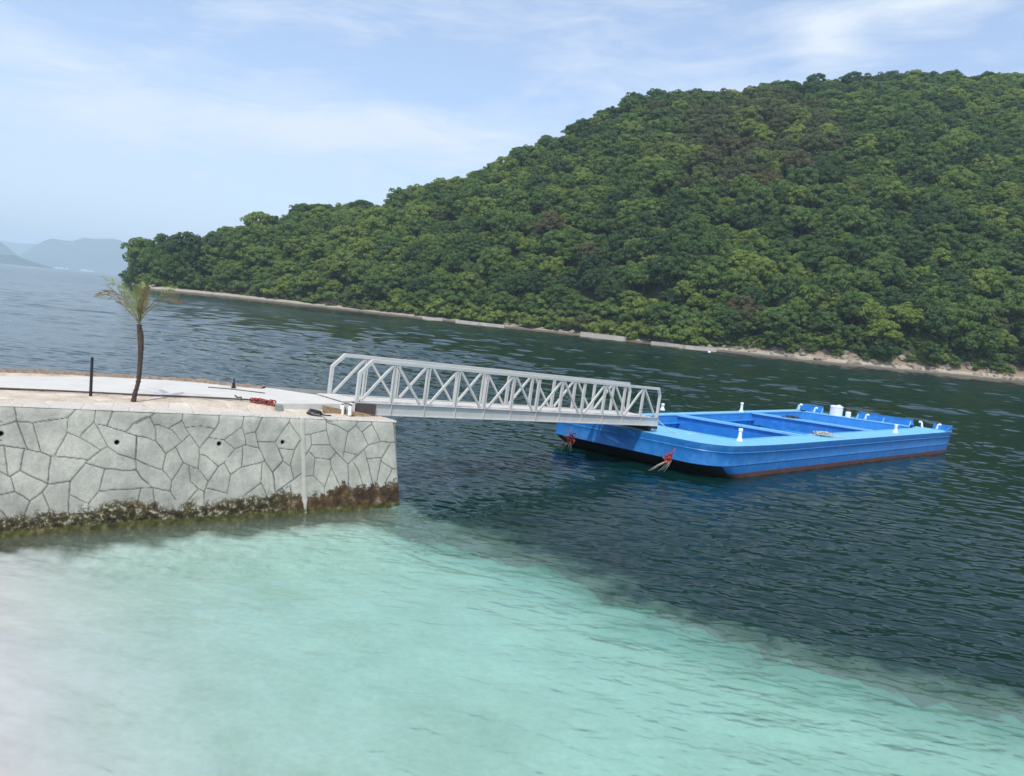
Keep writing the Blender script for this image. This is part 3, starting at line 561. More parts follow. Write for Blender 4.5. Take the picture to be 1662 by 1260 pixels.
# ---------------------------------------------------------------- barge
ZD = 1.18
BA, BB, BC, BD = [atz(*q, ZD)[:2] for q in [(897, 676), (1165, 730), (1547, 701), (1292, 665)]]
def BP(s, t, z=ZD):
    p = (1-s)*((1-t)*BA+t*BB)+s*((1-t)*BD+t*BC); return np.array([p[0], p[1], z])
LB, WB = 21.0, 7.4
def barge():
    r = empty('barge', BP(.5, .5, 0)); tag(r, 'long blue flat-decked barge moored at the seaward end of the gangway', 'barge')
    def outline(z, inset=0., n=8):                      # ring of (s, t) in metres, rounded bow corners
        R = 1.15; RA = .35; pts = []
        for a in np.linspace(0, math.pi/2, n): pts.append((R-R*math.cos(a), WB-R+R*math.sin(a)))
        pts += [(x, WB) for x in np.linspace(R+.8, LB-.25, 14)]; pts += [(LB-.07, WB-.07), (LB, WB-.25)]; pts += [(LB, x) for x in np.linspace(WB-.8, .8, 6)]; pts += [(LB, .25), (LB-.07, .07)]
        pts += [(x, 0) for x in np.linspace(LB-.25, R+.8, 14)]
        for a in np.linspace(math.pi/2, 0, n): pts.append((RA-RA*math.cos(a), RA-RA*math.sin(a)))
        pts += [(0, x) for x in np.linspace(RA+.6, WB-R-.6, 6)]
        out = []
        off = 0 if z > .50 else 2.3*((.50-z)/1.20)**1.2
        for s, t in pts:
            f = max(0, 1-s/5.0); s2 = s+off*f
            fl = .10*(ZD-z)/ZD                         # slight flare: narrower at the water
            t2 = WB/2+(t-WB/2)*(1-2*(fl+inset)/WB); s2 = s2*(1-2*inset/LB)+inset
            out.append((s2/LB, t2/WB))
        return out
    zs = [1.18, 1.10, .95, .92, .89, .74, 0.53, .50, .47, .43, .38, .31, .20, .17, .10, 0., -.2, -.45, -.7]
    rings = [outline(z, -.014 if z in (.92, .50) else -.02 if z > 1.05 else 0) for z in zs]; n = len(rings[0])
    V = [BP(s, t, z+.10*max(0, 1-s*LB/5)**2*(z > .5)) for rg, z in zip(rings, zs) for s, t in rg]; k = MB()
    for i in range(len(zs)-1):
        for j in range(n):
            j2 = (j+1) % n; zm = (zs[i]+zs[i+1])/2; s, t = rings[0][j]; s_, t_ = rings[0][j2]
            bow = max(s, s_) < 1.25/LB and min(s, s_) < .55/LB
            m = 0
            if bow and zm < .485: m = 1  # raked bow underside takes the painted shade
            elif zm < .18: m = 2
            k.add([V[i*n+j], V[(i+1)*n+j], V[(i+1)*n+j2], V[i*n+j2]], [(3, 2, 1, 0)], m)
    # weld vertices
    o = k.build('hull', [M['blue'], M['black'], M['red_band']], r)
    o.data.transform(Matrix()); import bmesh
    bm = bmesh.new(); bm.from_mesh(o.data); bmesh.ops.remove_doubles(bm, verts=bm.verts, dist=1e-4)
    bmesh.ops.recalc_face_normals(bm, faces=bm.faces); bm.to_mesh(o.data); bm.free(); o.data.shade_smooth()
    o.data.set_sharp_from_angle(angle=math.radians(28))
    # deck border around the holds
    s0, s1, t0, t1 = .135, .955, .085, .84
    ring = rings[0]; k = MB(); top = [BP(s, t, ZD+.10*max(0, 1-s*LB/5)**2+.012) for s, t in ring]
    c0, c1 = (s0+s1)/2, (t0+t1)/2
    def inner(s, t):
        ss, tt = min(max(s, s0), s1), min(max(t, t0), t1)
        R = .06
        for (cs, sgn) in ((s0, 1), (s1, -1)):
            for (ct, tg) in ((t0, 1), (t1, -1)):
                ds, dt = (ss-cs)*sgn*LB, (tt-ct)*tg*WB; Rm = .45
                if ds < Rm and dt < Rm:
                    vx, vy = Rm-ds, Rm-dt; l = math.hypot(vx, vy)
                    if l > Rm: ds, dt = Rm-vx/l*Rm, Rm-vy/l*Rm; ss, tt = cs+sgn*ds/LB, ct+tg*dt/WB
        return ss, tt
    inn = [inner(s, t) for s, t in ring]
    # keep the opening's outline clean: project ring points straight for the sides
    I = [BP(s, t, ZD+.012) for s, t in inn]; dm = []
    for j in range(n):
        j2 = (j+1) % n
        k.add([top[j], top[j2], I[j2], I[j]], [(0, 1, 2, 3)])
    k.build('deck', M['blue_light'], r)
    k = MB()                                             # hold sides and floor
    for j in range(n):
        j2 = (j+1) % n; a, b = inn[j], inn[j2]
        k.add([BP(*a, ZD+.008), BP(*b, ZD+.008), BP(*b, .12), BP(*a, .12)], [(0, 1, 2, 3)])
    k.add([BP(*q, .12) for q in inn], [tuple(range(n))])
    for s in np.linspace(s0, s1, 16)[1:-1]:              # side frames
        for t, d in ((t0, 1), (t1, -1)): a = BP(s, t, .12); b = BP(s, t+d*.012, .12); k.bar((a+b)/2, (a+b)/2+[0, 0, .68], .07, .05)
    for t, d in ((t0, 1), (t1, -1)):                     # shelf stringer
        k.bar(BP(s0+.02, t+d*.012, .82), BP(s1-.02, t+d*.012, .82), .16, .04)
    k.build('hold', M['blue_in'], r)
    # coaming lip round the opening
    k = MB()
    for j in range(n):
        a, b = I[j], I[(j+1) % n]
        if np.linalg.norm(a-b) > .02: k.bar(a+[0, 0, .012], b+[0, 0, .012], .05, .05)
    k.build('coaming', M['blue_light'], r)
    for s in (.385, .71):                                # cross beams between the three holds
        root = MB(); w = .32/LB
        a, b = BP(s, t0-.01, ZD-.02), BP(s, t1+.01, ZD-.02); root.bar(a+[0, 0, .012], b+[0, 0, .012], .74, .05)
        cb = root.build('cross_beam', M['blue_light'], r)
        k = MB()
        for d in (-1, 1): k.bar(BP(s+d*.26/LB, t0, ZD-.32), BP(s+d*.26/LB, t1, ZD-.32), .02, .6); k.bar(BP(s+d*.27/LB, t0, ZD+.010), BP(s+d*.27/LB, t1, ZD+.010), .05, .04)
        for t in np.linspace(t0, t1, 7)[1:-1]: k.box(BP(s+.30/LB, t, ZD-.12), (.08, .1, .14))
        k.build('beam_web', M['blue'], cb)
    # bollards: flared white posts
    def bollard(p, h=.52):
        MB().lathe(p, [(.13, 0), (.12, .04), (.075, .14), (.062, h-.12), (.085, h-.10), (.085, h-.02), (.065, h)], 14).build('bollard', M['white_paint'], r, smooth=False)
    for q, h in (((1200, 716), .50), ((1453, 702.5), .42), ((1198, 667), .52), ((1075, 666), .34)): bollard(atz(*q, ZD+.01) if q[0] != 1198 else BP(.68, .03, ZD), h)
    # stern bulwarks with stays and white roller hooks
    zt = ZD
    def bulw(t_a, t_b, h):
        k = MB(); a, b = BP(1.0-.02/1, t_a, zt), BP(1.0-.02, t_b, zt); a = BP(.992, t_a, zt); b = BP(.992, t_b, zt)
        d = (b-a)/np.linalg.norm(b-a); e = d*.22
        nrm = np.array([-d[1], d[0], 0])*.03
        prof = [a, b, b-e*.4+[0, 0, h], a+e+[0, 0, h]]
        k.add([p_+nrm for p_ in prof]+[p_-nrm for p_ in prof], [(0, 1, 2, 3), (7, 6, 5, 4), (0, 4, 5, 1), (1, 5, 6, 2), (2, 6, 7, 3), (3, 7, 4, 0)])
        k.bar(prof[3]+[0, 0, .01], prof[2]+[0, 0, .01], .09, .04)
        o = k.build('bulwark', M['blue'], r); back = BP(.97, t_a, zt)-a; back = back/np.linalg.norm(back)
        m_ = max(2, int(np.linalg.norm(b-a)/.8))
        for f in np.linspace(.06, .94, m_): q = a+(b-a)*f; MB().add([q+nrm*0, q+back*.22, q+[0, 0, h*.9], q+d*.03, q+back*.22+d*.03, q+d*.03+[0, 0, h*.9]], [(0, 1, 2), (5, 4, 3), (0, 3, 4, 1), (1, 4, 5, 2), (2, 5, 3, 0)]).build('stay', M['blue_light'], o)
        return a, b
    bulw(.01, .20, .40); bulw(.40, .775, .36)
    def hook(p, h=.34, fl=1):
        d = BC-BB; d = d/np.linalg.norm(d); e = np.array([d[1], -d[0], 0])*fl
        k = MB().tube([p-e*.05, p+e*.0+[0, 0, h*.5], p+e*.02+[0, 0, h*.85], p+e*.10+[0, 0, h]], [.085, .05, .05, .06], 8); k.tube([p+e*.10+[0, 0, h], p+e*.17+[0, 0, h*.86]], [.06, .05], 8)
        k.build('roller_hook', M['white_paint'], r, smooth=True)
    hook(BP(.965, .06), .42); hook(BP(.965, .165), .34, 1); hook(BP(.975, .49), .34); hook(BP(.97, .84), .36, -1); hook(BP(.972, .93), .36, 1)
    MB().box(BP(.955, .10, ZD+.06), (.34, .14, .11), rz=.6).build('mooring_bitt', M['dark'], r); MB().box(BP(.955, .80, ZD+.06), (.3, .14, .12), rz=.6).build('mooring_bitt', M['dark'], r)
    # raised stern corner plate
    k = MB(); a, b = BP(.955, .993), BP(.999, .993); c = BP(.999, .88)
    k.add([a, b, b+[0, 0, .34], a+[0, 0, .02]], [(0, 1, 2, 3)]).add([b, c, c+[0, 0, .30], b+[0, 0, .34]], [(0, 1, 2, 3)])
    q = k.build('corner_plate', M['blue'], r); so = q.modifiers.new('solid', 'SOLIDIFY'); so.thickness = .05
    return r
barge()
# loose gear aboard
p = BP(.972, .30); 
r = empty('water_tank', p); tag(r, 'white drum-shaped tank on the stern deck of the blue barge', 'tank')
MB().lathe(p, [(.33, 0), (.35, .03), (.35, .50), (.36, .52), (.36, .56), (.30, .60), (.12, .61)], 24).build('drum', M['white_paint'], r); MB().lathe(p+[.1, -.05, .6], [(.10, 0), (.10, .05), (.07, .07)], 12).build('lid', M['white_paint'], r)
p = BP(.975, .36)
r = empty('pump', p); tag(r, 'small white pump canister with brown cap right of the white tank', 'pump'); MB().lathe(p+[.1, -.1, 0], [(.15, 0), (.15, .32), (.10, .36)], 14).build('canister', M['white_paint'], r); MB().lathe(p+[.1, -.1, .36], [(.06, 0), (.13, .05), (.10, .16), (.02, .2), (.015, .42)], 10).build('cap', M['brown_plate'], r)
def rope_heap(p, sc, m, n, label, name='rope_heap', cat='rope'):
    k = MB(); g = random.Random(n)
    for i in range(n):
        rr = sc*g.uniform(.25, .8); c = np.array(p)+[g.gauss(0, .26)*sc, g.gauss(0, .22)*sc, .03+sc*.30*(i/n)*g.random()]; ph = g.uniform(0, 6)
        k.tube([c+[rr*math.cos(t)*.6, rr*math.sin(t)*.6, .05*sc*math.sin(3*t+ph)+.03] for t in np.linspace(ph, ph+5.6, 16)], .022, 5)
    k.tube([np.array(p)+[sc*(-.5+2*t), .2*sc*math.sin(5*t), .025] for t in np.linspace(-.4, .9, 14)], .02, 5)
    return tag(k.build(name, m, smooth=True), label, cat)
rope_heap(BP(.432, .885, ZD+.02), .62, M['rope'], 16, 'tangled heap of pale rope on the near side deck of the barge')
rope_heap(BP(.71, .32, ZD+.03), .42, M['brown_plate'], 7, 'flat brown coil of rope on the second cross beam of the barge', 'rope_coil')
a = GP(12, .25, 0); b = BP(.105, .66, ZD+.05)
k = MB().tube([a, a*.6+b*.4-[0, 0, .25], a*.25+b*.75-[0, 0, .16], b, b+[.5, .2, -.02]], .018, 6); tag(k.build('mooring_line', M['rope'], smooth=True), 'pale line running from the gangway end down to the barge deck', 'rope')
def fender(px, py, Y, lean, label):
    p = aty(px, py, Y); g = random.Random(px); k = MB()
    r = empty('float_bundle', p); tag(r, label, 'rope bundle', 'red rope bundles hung at the barge bow')
    for i in range(9):
        a = g.uniform(0, 6.28); c = p+[g.gauss(0, .06), g.gauss(0, .04), g.gauss(0, .07)]; rr = g.uniform(.05, .085)
        k.tube([c+[rr*math.cos(t), .05*math.sin(2*t+a), rr*math.sin(t)*.9+lean*rr*math.cos(t)] for t in np.linspace(0, 6.2, 12)], 0.022, 6)
    k.tube([p+[lean*.1, 0, .1], p+[lean*.25, .05, .36]], .022, 5)
    k.build('red_rope', M['red'], r, smooth=True); k = MB()
    for i in range(6):
        a = g.uniform(-1, 1); k.tube([p+[a*.1, -.02, -.1], p+[a*.22-lean*.25, -.03, -.28], p+[a*.30-lean*.5, g.uniform(-.05, .05), -.42-.1*g.random()]], .008, 4)
    k.build('loose_strand', M['rope'], r, smooth=True)
fender(925, 713, 28.6, 0, 'red rope bundle with trailing strands at the far corner of the barge bow')
fender(1085, 744, 25.6, .8, 'leaning red rope bundle at the near corner of the barge bow')

# ---------------------------------------------------------------- the hill across the channel
SKYL = [(150, 500, 0), (206, 452, 0), (212, 418, 0), (240, 392, 0), (300, 380, 0), (360, 378, 0), (410, 356, 0), (450, 352, 0), (520, 333, 0), (555, 332, 0), (640, 327, 0), (700, 296, 0), (790, 269, 0), (870, 236, 0), (920, 213, 0), (1000, 173, 0), (1040, 157, 0), (1100, 153, 0), (1150, 142, 0), (1200, 150, 0), (1250, 134, 0), (1300, 138, 0), (1380, 131, 0), (1440, 122, 0), (1520, 119, 0), (1600, 114, 0), (1662, 119, 0), (1800, 128, 0), (2100, 190, 0), (2500, 330, 0)]
SHORE = [(208, 463), (240, 470.5), (260, 473), (350, 481.5), (501, 498), (636, 513), (720, 522), (800, 531), (920, 543.5), (1040, 557.5), (1100, 565.5), (1150, 570), (1380, 595.5), (1662, 622.5), (1900, 648), (2300, 690)]
sk_az, sk_el = np.array([azel(x, y) for x, y, _ in SKYL]).T
sh_p = np.array([atz(x, y, 0)[:2] for x, y in SHORE]); sh_az = np.arctan2(sh_p[:, 0], sh_p[:, 1]); sh_d = np.hypot(sh_p[:, 0], sh_p[:, 1])
TIP = azel(207, 450)[0]
rd_az = np.array([azel(x, 400)[0] for x in (205, 260, 420, 650, 800, 1000, 1250, 1450, 1662, 2200)]); rd_d = np.array([425, 385, 378, 368, 372, 400, 450, 470, 480, 500])
TREE_H = 9.5
def hill(az, d):
    s = np.interp(az, sh_az, sh_d); rg = np.maximum(np.interp(az, rd_az, rd_d), s+38); el = np.interp(az, sk_az, sk_el)
    h = np.maximum(1.9, EYE+el*rg-TREE_H-4.5*(1-sstep(-.44, -.34, az))); edge = sstep(TIP-.001, TIP+.006, az); h = 1.9+(h-1.9)*sstep(TIP+.002, TIP+.035, az)
    bw = 9+9*(1-sstep(-.36, .0, az)); zb = 1.1+.8*(1-sstep(-.4, -.2, az))
    t = (d-s-bw)/(rg-s-bw)
    x, y = d*np.sin(az), d*np.cos(az)
    prof = np.where(t < 1, np.clip(t, 0, 1)*(1.32-.32*np.clip(t, 0, 1)), 1-.35*np.clip(t-1, 0, 3)**1.3)
    z = zb+(h-zb)*prof + (fbm(x*.02, y*.02, 3)-.5)*np.clip(t, 0, 1)*np.clip(1.15-t, 0, 1)*42*np.clip(h/120, 0, 1)
    beach = -1.0+(zb+1.0)*np.clip((d-s+bw*.55)/(bw*1.55), 0, 1); beach = np.where(d > s, zb*sstep(0, bw, d-s)**.8, (d-s)*.10)
    bank = 1.3*sstep(0, 2.5, d-s-bw*.75)*sstep(.24, .30, az)
    z = np.where(t < 0, beach, z)+bank*np.where(t < 1, 1, 0)+(fbm(x*.25, y*.25, 3)-.5)*.9*sstep(0, 6, d-s)
    return z*edge-6*(1-edge), t
def hill_mesh():
    az = np.linspace(TIP-.02, 1.08, 900); d = np.concatenate([np.linspace(165, 480, 420), np.linspace(482, 760, 90)]); D, A = np.meshgrid(d, az, indexing='ij')
    Z, t = hill(A, D); X, Y = D*np.sin(A), D*np.cos(A)
    m = bpy.data.materials.new('hill_ground'); m.use_nodes = True; nt = m.node_tree; b = nt.nodes['Principled BSDF']; L = nt.links.new
    pos = N(nt, 'ShaderNodeNewGeometry').outputs['Position']; sx = N(nt, 'ShaderNodeSeparateXYZ'); L(pos, sx.inputs[0])
    hh = math_(nt, 'ADD', math_(nt, 'DIVIDE', sx.outputs[2], 6), math_(nt, 'MULTIPLY', math_(nt, 'SUBTRACT', noise(nt, pos, .3, 5, .6), .5), .12))
    c = ramp(nt, hh, [(0, (.10, .085, .06)), (.10, (.17, .145, .11)), (.125, (.33, .30, .24)), (.22, (.40, .365, .29)), (.30, (.30, .23, .16)), (.6, (.17, .13, .09)), (1., (.05, .06, .03))])
    c = mixc(nt, .6, c, ramp(nt, noise(nt, pos, 1.2, 6, .7), [(.3, .6), (.7, 1.25)]), 'MULTIPLY')
    L(c, b.inputs['Base Color']); b.inputs['Roughness'].default_value = .95; b.inputs['Specular IOR Level'].default_value = .1
    o = grid_mesh('hill', np.stack([X, Y, Z], -1), m); tag(o, kind='structure')
hill_mesh()
# ---- foliage
def leaf_material(name, instanced):
    m = bpy.data.materials.new(name); m.use_nodes = True; nt = m.node_tree; nt.nodes.clear(); L = nt.links.new
    out = N(nt, 'ShaderNodeOutputMaterial'); a = N(nt, 'ShaderNodeAttribute', attribute_name='tint', attribute_type='INSTANCER').outputs['Fac']
    pos = N(nt, 'ShaderNodeNewGeometry').outputs['Position']
    oi = N(nt, 'ShaderNodeObjectInfo').outputs['Random']
    cl = ramp(nt, a, [(0, (.044, .088, .032)), (.3, (.086, .148, .038)), (.55, (.130, .198, .044)), (.75, (.215, .270, .052)), (.86, (.088, .105, .045)), (1., (.15, .12, .05))])
    v = ramp(nt, noise(nt, pos, .9, 4, .6), [(.3, .7), (.7, 1.3)])
    cl = mixc(nt, 1., cl, v, 'MULTIPLY')
    df = N(nt, 'ShaderNodeBsdfPrincipled'); L(cl, df.inputs['Base Color']); df.inputs['Roughness'].default_value = .6; df.inputs['Specular IOR Level'].default_value = .25
    tl = N(nt, 'ShaderNodeBsdfTranslucent'); L(mixc(nt, 1., cl, (1.2, 1.5, .6), 'MULTIPLY'), tl.inputs[0])
    mx = N(nt, 'ShaderNodeMixShader'); mx.inputs[0].default_value = .40; L(df.outputs[0], mx.inputs[1]); L(tl.outputs[0], mx.inputs[2]); L(mx.outputs[0], out.inputs[0])
    return m
LEAF = leaf_material('leaves', True)
def crown_mesh(seed, lobes=30, leaf=.25, per=125, R=5., H=4.2, zc=5.3, flat=.62, name='crown'):
    g = np.random.default_rng(seed); V = []; 
    cs = []
    for i in range(lobes):
        a = g.random()*6.283; ph = math.acos(1-g.random()*1.38); q = .66+.30*g.random()
        c = np.array([math.sin(ph)*math.cos(a)*R*q*(1+.2*g.normal()*.5), math.sin(ph)*math.sin(a)*R*q*(1+.2*g.normal()*.5), zc-1+math.cos(ph)*H*q]); cs.append((c, (.16+.12*g.random())*R))
    cs.append((np.array([0, 0, zc-.6]), R*.55))
    quads = []
    for c, rr in cs:
        n = int(per*(rr/(R*.26))**2); d = g.normal(size=(n, 3)); d /= np.linalg.norm(d, axis=1)[:, None]; d[:, 2] = np.where(d[:, 2] < -.35, -d[:, 2], d[:, 2])
        rad = rr*(.80+.28*g.random(n)); p = c+d*rad[:, None]*[1, 1, flat+.1]
        nn = d+g.normal(size=(n, 3))*.32+[0, 0, .25]; nn /= np.linalg.norm(nn, axis=1)[:, None]
        t = np.cross(nn, g.normal(size=(n, 3))); t /= np.linalg.norm(t, axis=1)[:, None]; b = np.cross(nn, t); s = leaf*(.6+.8*g.random(n))[:, None]
        quads.append(np.stack([p-t*s-b*s*.35, p-b*s*.1+t*s*.1-b*s*.5, p+t*s+b*s*.3, p+b*s*.75-t*s*.15], 1))
    Q = np.concatenate(quads); me = bpy.data.meshes.new(name); n = len(Q)
    me.vertices.add(n*4); me.vertices.foreach_set('co', Q.astype(np.float32).reshape(-1)); me.loops.add(n*4); me.loops.foreach_set('vertex_index', np.arange(n*4, dtype=np.int32))
    me.polygons.add(n); me.polygons.foreach_set('loop_start', np.arange(0, n*4, 4, dtype=np.int32)); me.update(calc_edges=True); me.materials.append(LEAF)
    return me
CROWNS = [crown_mesh(100+i, lobes=56+5*i, R=5., H=4.0+.45*(i % 4)) for i in range(7)]
def trunk_mesh(seed):
    g = random.Random(seed); k = MB(); k.tube([(0, 0, -1.5), (.1, .05, 1.5), (.25*g.uniform(-1, 1), .2, 3.5), (.3*g.uniform(-1, 1), .2, 5.6)], [.26, .22, .17, .1], 8)
    for i in range(6):
        a = i*1.05+g.random(); z = 2.6+.45*i; k.tube([(0, .1, z), (math.cos(a)*1.4, math.sin(a)*1.4, z+1.1), (math.cos(a)*2.9, math.sin(a)*2.9, z+1.9)], [.11, .08, .03], 5)
    return k.mesh('trunk', M['bark'], True)
TRUNKS = [trunk_mesh(i) for i in range(3)]
def project(p):
    v = np.asarray(p)-EYEP; zc = v@fw; return 831+FP*(v@RT)/zc, 630-FP*(v@UP)/zc
def plant_forest():
    g = np.random.default_rng(21); pts = []
    sp = 5.1
    for gx in np.arange(-190, 420, sp):
        for gy in np.arange(150, 560, sp):
            pts.append((gx+g.uniform(-.48, .48)*sp, gy+g.uniform(-.48, .48)*sp))
    pts = np.array(pts); az = np.arctan2(pts[:, 0], pts[:, 1]); d = np.hypot(pts[:, 0], pts[:, 1])
    z, t = hill(az, d); s = np.interp(az, sh_az, sh_d); bw = 9+9*(1-sstep(-.36, .0, az))
    keep = (az > TIP+.006) & (az < 1.0) & (d-s > bw*.92+1.5*g.random(len(d))+np.interp(az, [-.30, -.26, -.12, -.02, .19, .235], [0, 2.5, 2.5, 2.5, 2.5, 0])) & (t < 1.22); pts, az, d, z, t, s, bw = [q[keep] for q in (pts, az, d, z, t, s, bw)]
    P = np.stack([pts[:, 0], pts[:, 1], z-.2], 1)
    px, py = np.array([project(q+[0, 0, 5]) for q in P]).T
    frame = (px > -30) & (px < 1700) & (t < 1.06)
    # size, tint
    sc = .70+.66*g.random(len(P))**2.2; near = np.clip((d-s-bw)/10, 0, 1); sc *= .88+.12*near; sc *= 1+.12*(az < -.12)+.34*(1-sstep(-.46, -.36, az))*(.8+.4*g.random(len(P)))
    big = fbm(pts[:, 0]*.012+3, pts[:, 1]*.012+7, 3); tint = .36+.9*(big-.5)+.21*g.normal(size=len(P)); tint = np.clip(tint, 0, .70)
    tint += .10*(t < .35)*(az > .2)*g.random(len(P))
    tint[g.random(len(P)) < .05] = .70
    ex, ey = (px-1215)/150, (py-235)/75; brown = (ex*ex+ey*ey+(g.random(len(P))-.5)*.9) < 1
    tint[brown] = .84+.09*g.normal(size=brown.sum())*.6; tint[(g.random(len(P)) < .002)] = .93
    tint[((px-1245)/30)**2+((py-297)/14)**2 < 1] = .98
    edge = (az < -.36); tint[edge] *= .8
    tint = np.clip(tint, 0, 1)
    vis = np.where(frame)[0]; order = vis[np.argsort(d[vis]/sc[vis])]; mine = order[:300]; rest = np.setdiff1d(np.arange(len(P)), mine)
    S_lab = {0: 'green broadleaf tree with rounded crown in the front rows of the dense hillside forest',
             1: 'lime green leafy tree with light crown in the front rows of the hillside forest',
             2: 'brownish green tree with dull crown in the front rows of the hillside forest'}
    for q, i in enumerate(mine):
        cls = 0 if tint[i] < .64 else (1 if tint[i] < .8 else 2)
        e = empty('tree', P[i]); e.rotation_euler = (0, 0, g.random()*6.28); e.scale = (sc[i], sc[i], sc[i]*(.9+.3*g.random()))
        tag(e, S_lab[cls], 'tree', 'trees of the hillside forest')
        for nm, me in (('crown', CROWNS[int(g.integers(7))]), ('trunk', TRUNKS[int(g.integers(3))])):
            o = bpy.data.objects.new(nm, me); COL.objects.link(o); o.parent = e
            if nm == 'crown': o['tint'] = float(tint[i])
    return P[rest], sc[rest], tint[rest]
FP_, FS_, FT_ = plant_forest()
def scatter(name, P, sc, tint, meshes, zsc=None, seed=0):
    me = bpy.data.meshes.new(name); me.vertices.add(len(P)); me.vertices.foreach_set('co', P.astype(np.float32).reshape(-1)); me.update()
    g = np.random.default_rng(seed)
    for k, a in (('sc', sc), ('tint', tint), ('rot', g.random(len(P))*6.28)):
        at = me.attributes.new(k, 'FLOAT', 'POINT'); at.data.foreach_set('value', a.astype(np.float32))
    at = me.attributes.new('pick', 'INT', 'POINT'); at.data.foreach_set('value', g.integers(0, len(meshes), len(P)).astype(np.int32))
    o = bpy.data.objects.new(name, me); COL.objects.link(o)
    ng = bpy.data.node_groups.new(name, 'GeometryNodeTree'); ng.interface.new_socket('Geometry', in_out='INPUT', socket_type='NodeSocketGeometry'); ng.interface.new_socket('Geometry', in_out='OUTPUT', socket_type='NodeSocketGeometry')
    gi, go = ng.nodes.new('NodeGroupInput'), ng.nodes.new('NodeGroupOutput'); L = ng.links.new
    g2i = ng.nodes.new('GeometryNodeGeometryToInstance'); iop = ng.nodes.new('GeometryNodeInstanceOnPoints')
    # mesh sources: objects in view that carry these meshes
    for mm in reversed(meshes):
        ob = next(x for x in bpy.data.objects if x.type == 'MESH' and x.data == mm); oi = ng.nodes.new('GeometryNodeObjectInfo'); oi.inputs[0].default_value = ob; L(oi.outputs['Geometry'], g2i.inputs[0])
    A = lambda k, dt='FLOAT': (lambda n: (setattr(n, 'data_type', dt), n.inputs[0].__setattr__('default_value', k), n.outputs[0])[-1])(ng.nodes.new('GeometryNodeInputNamedAttribute'))
    m2p = ng.nodes.new('GeometryNodeMeshToPoints'); L(gi.outputs[0], m2p.inputs[0]); L(m2p.outputs[0], iop.inputs['Points']); L(g2i.outputs[0], iop.inputs['Instance'])
    iop.inputs['Pick Instance'].default_value = True; L(A('pick', 'INT'), iop.inputs['Instance Index'])
    cx = ng.nodes.new('ShaderNodeCombineXYZ'); L(A('rot'), cx.inputs[2]); L(cx.outputs[0], iop.inputs['Rotation']); L(A('sc'), iop.inputs['Scale']); L(iop.outputs[0], go.inputs[0])
    md = o.modifiers.new('scatter', 'NODES'); md.node_group = ng
    return o
o = scatter('forest', FP_, FS_, FT_, CROWNS); tag(o, 'dense broadleaf forest covering the upper slopes of the hill', 'forest', kind='stuff')
# shrubs along the shore
SHRUB = [crown_mesh(300+i, lobes=20, leaf=.22, per=120, R=3.0, H=2.4, zc=1.7, name='foliage') for i in range(3)]
def shrubs():
    g = np.random.default_rng(5); rows = []
    spec = [(690, 512, .9, .5), (715, 505, .8, .45), (745, 512, 1.0, .3), (772, 505, .9, .55), (800, 516, 1.0, .62), (835, 518, 1.1, .7), (862, 520, 1.2, .66), (890, 522, 1.2, .72), (915, 520, 1.25, .72), (940, 524, 1.3, .70), (962, 530, 1.1, .6), (985, 538, .9, .82), (1008, 532, 1.0, .7), (1030, 528, 1.35, .72), (1055, 533, 1.1, .66), (1085, 548, .8, .6), (1105, 550, .8, .82), (1128, 548, 1.25, .70), (1150, 553, .9, .66), (650, 500, .9, .5), (622, 494, .8, .8), (600, 490, .8, .55), (575, 492, .7, .84), (545, 486, .7, .84), (735, 522, .55, .2), (870, 535, .6, .4), (905, 538, .6, .55), (450, 462, 2.1, .73), (478, 466, 1.9, .60), (350, 452, 1.8, .70), (380, 460, 1.5, .86), (420, 470, 1.1, .84), (300, 455, 1.6, .55), (262, 452, 1.5, .5), (240, 440, 1.7, .62), (212, 455, 1.5, .3), (216, 440, 2.0, .2), (224, 450, 1.9, .35), (232, 430, 2.3, .25), (222, 425, 2.2, .2), (505, 480, 1.0, .84)]
    for x in range(648, 1150, 17): spec.append((x+g.uniform(-6, 6), 500, g.uniform(1.1, 2.0), float(np.clip(g.normal(.71, .09), .4, .84))))
    for x in range(700, 1150, 20): spec.append((x+g.uniform(-6, 6), -1, g.uniform(1.5, 2.2), float(np.clip(g.normal(.5, .15), .2, .7))))
    for x in range(270, 640, 24): spec.append((x+g.uniform(-8, 8), 480, g.uniform(1.0, 1.9), float(np.clip(g.normal(.52, .18), .1, .86))))
    for x, y, s_, tn in spec:
        a = azel(x, abs(y) if y > 0 else 500)[0]; s = float(np.interp(a, sh_az, sh_d)); bw = float(9+9*(1-sstep(-.36, .0, np.array(a)))); dd = s+bw*(.80 if 640 < x < 1140 else .9)+1+g.uniform(0, 3)+(5 if y < 0 else 0)
        zz, _ = hill(np.array([a]), np.array([dd])); p = np.array([dd*math.sin(a), dd*math.cos(a), float(zz[0])-.25])
        rows.append((p, s_, tn))
    for i, (p, s_, tn) in enumerate(rows):
        e = empty('shrub', p); e.rotation_euler = (0, 0, g.random()*6.28); e.scale = (s_, s_, s_*1.05)
        lab = 'wide bright lime green bush at the foot of the hill near the left tip' if i == 27 else ('bright lime green bush on the shore at the foot of the hill' if .64 <= tn < .8 else ('brownish olive bush on the shore at the foot of the hill' if tn >= .8 else 'mid green bush on the shore at the foot of the hill'))
        tag(e, lab, 'bush', 'bushes along the far shore'); o = bpy.data.objects.new('foliage', SHRUB[i % 3]); COL.objects.link(o); o.parent = e; o['tint'] = tn
shrubs()
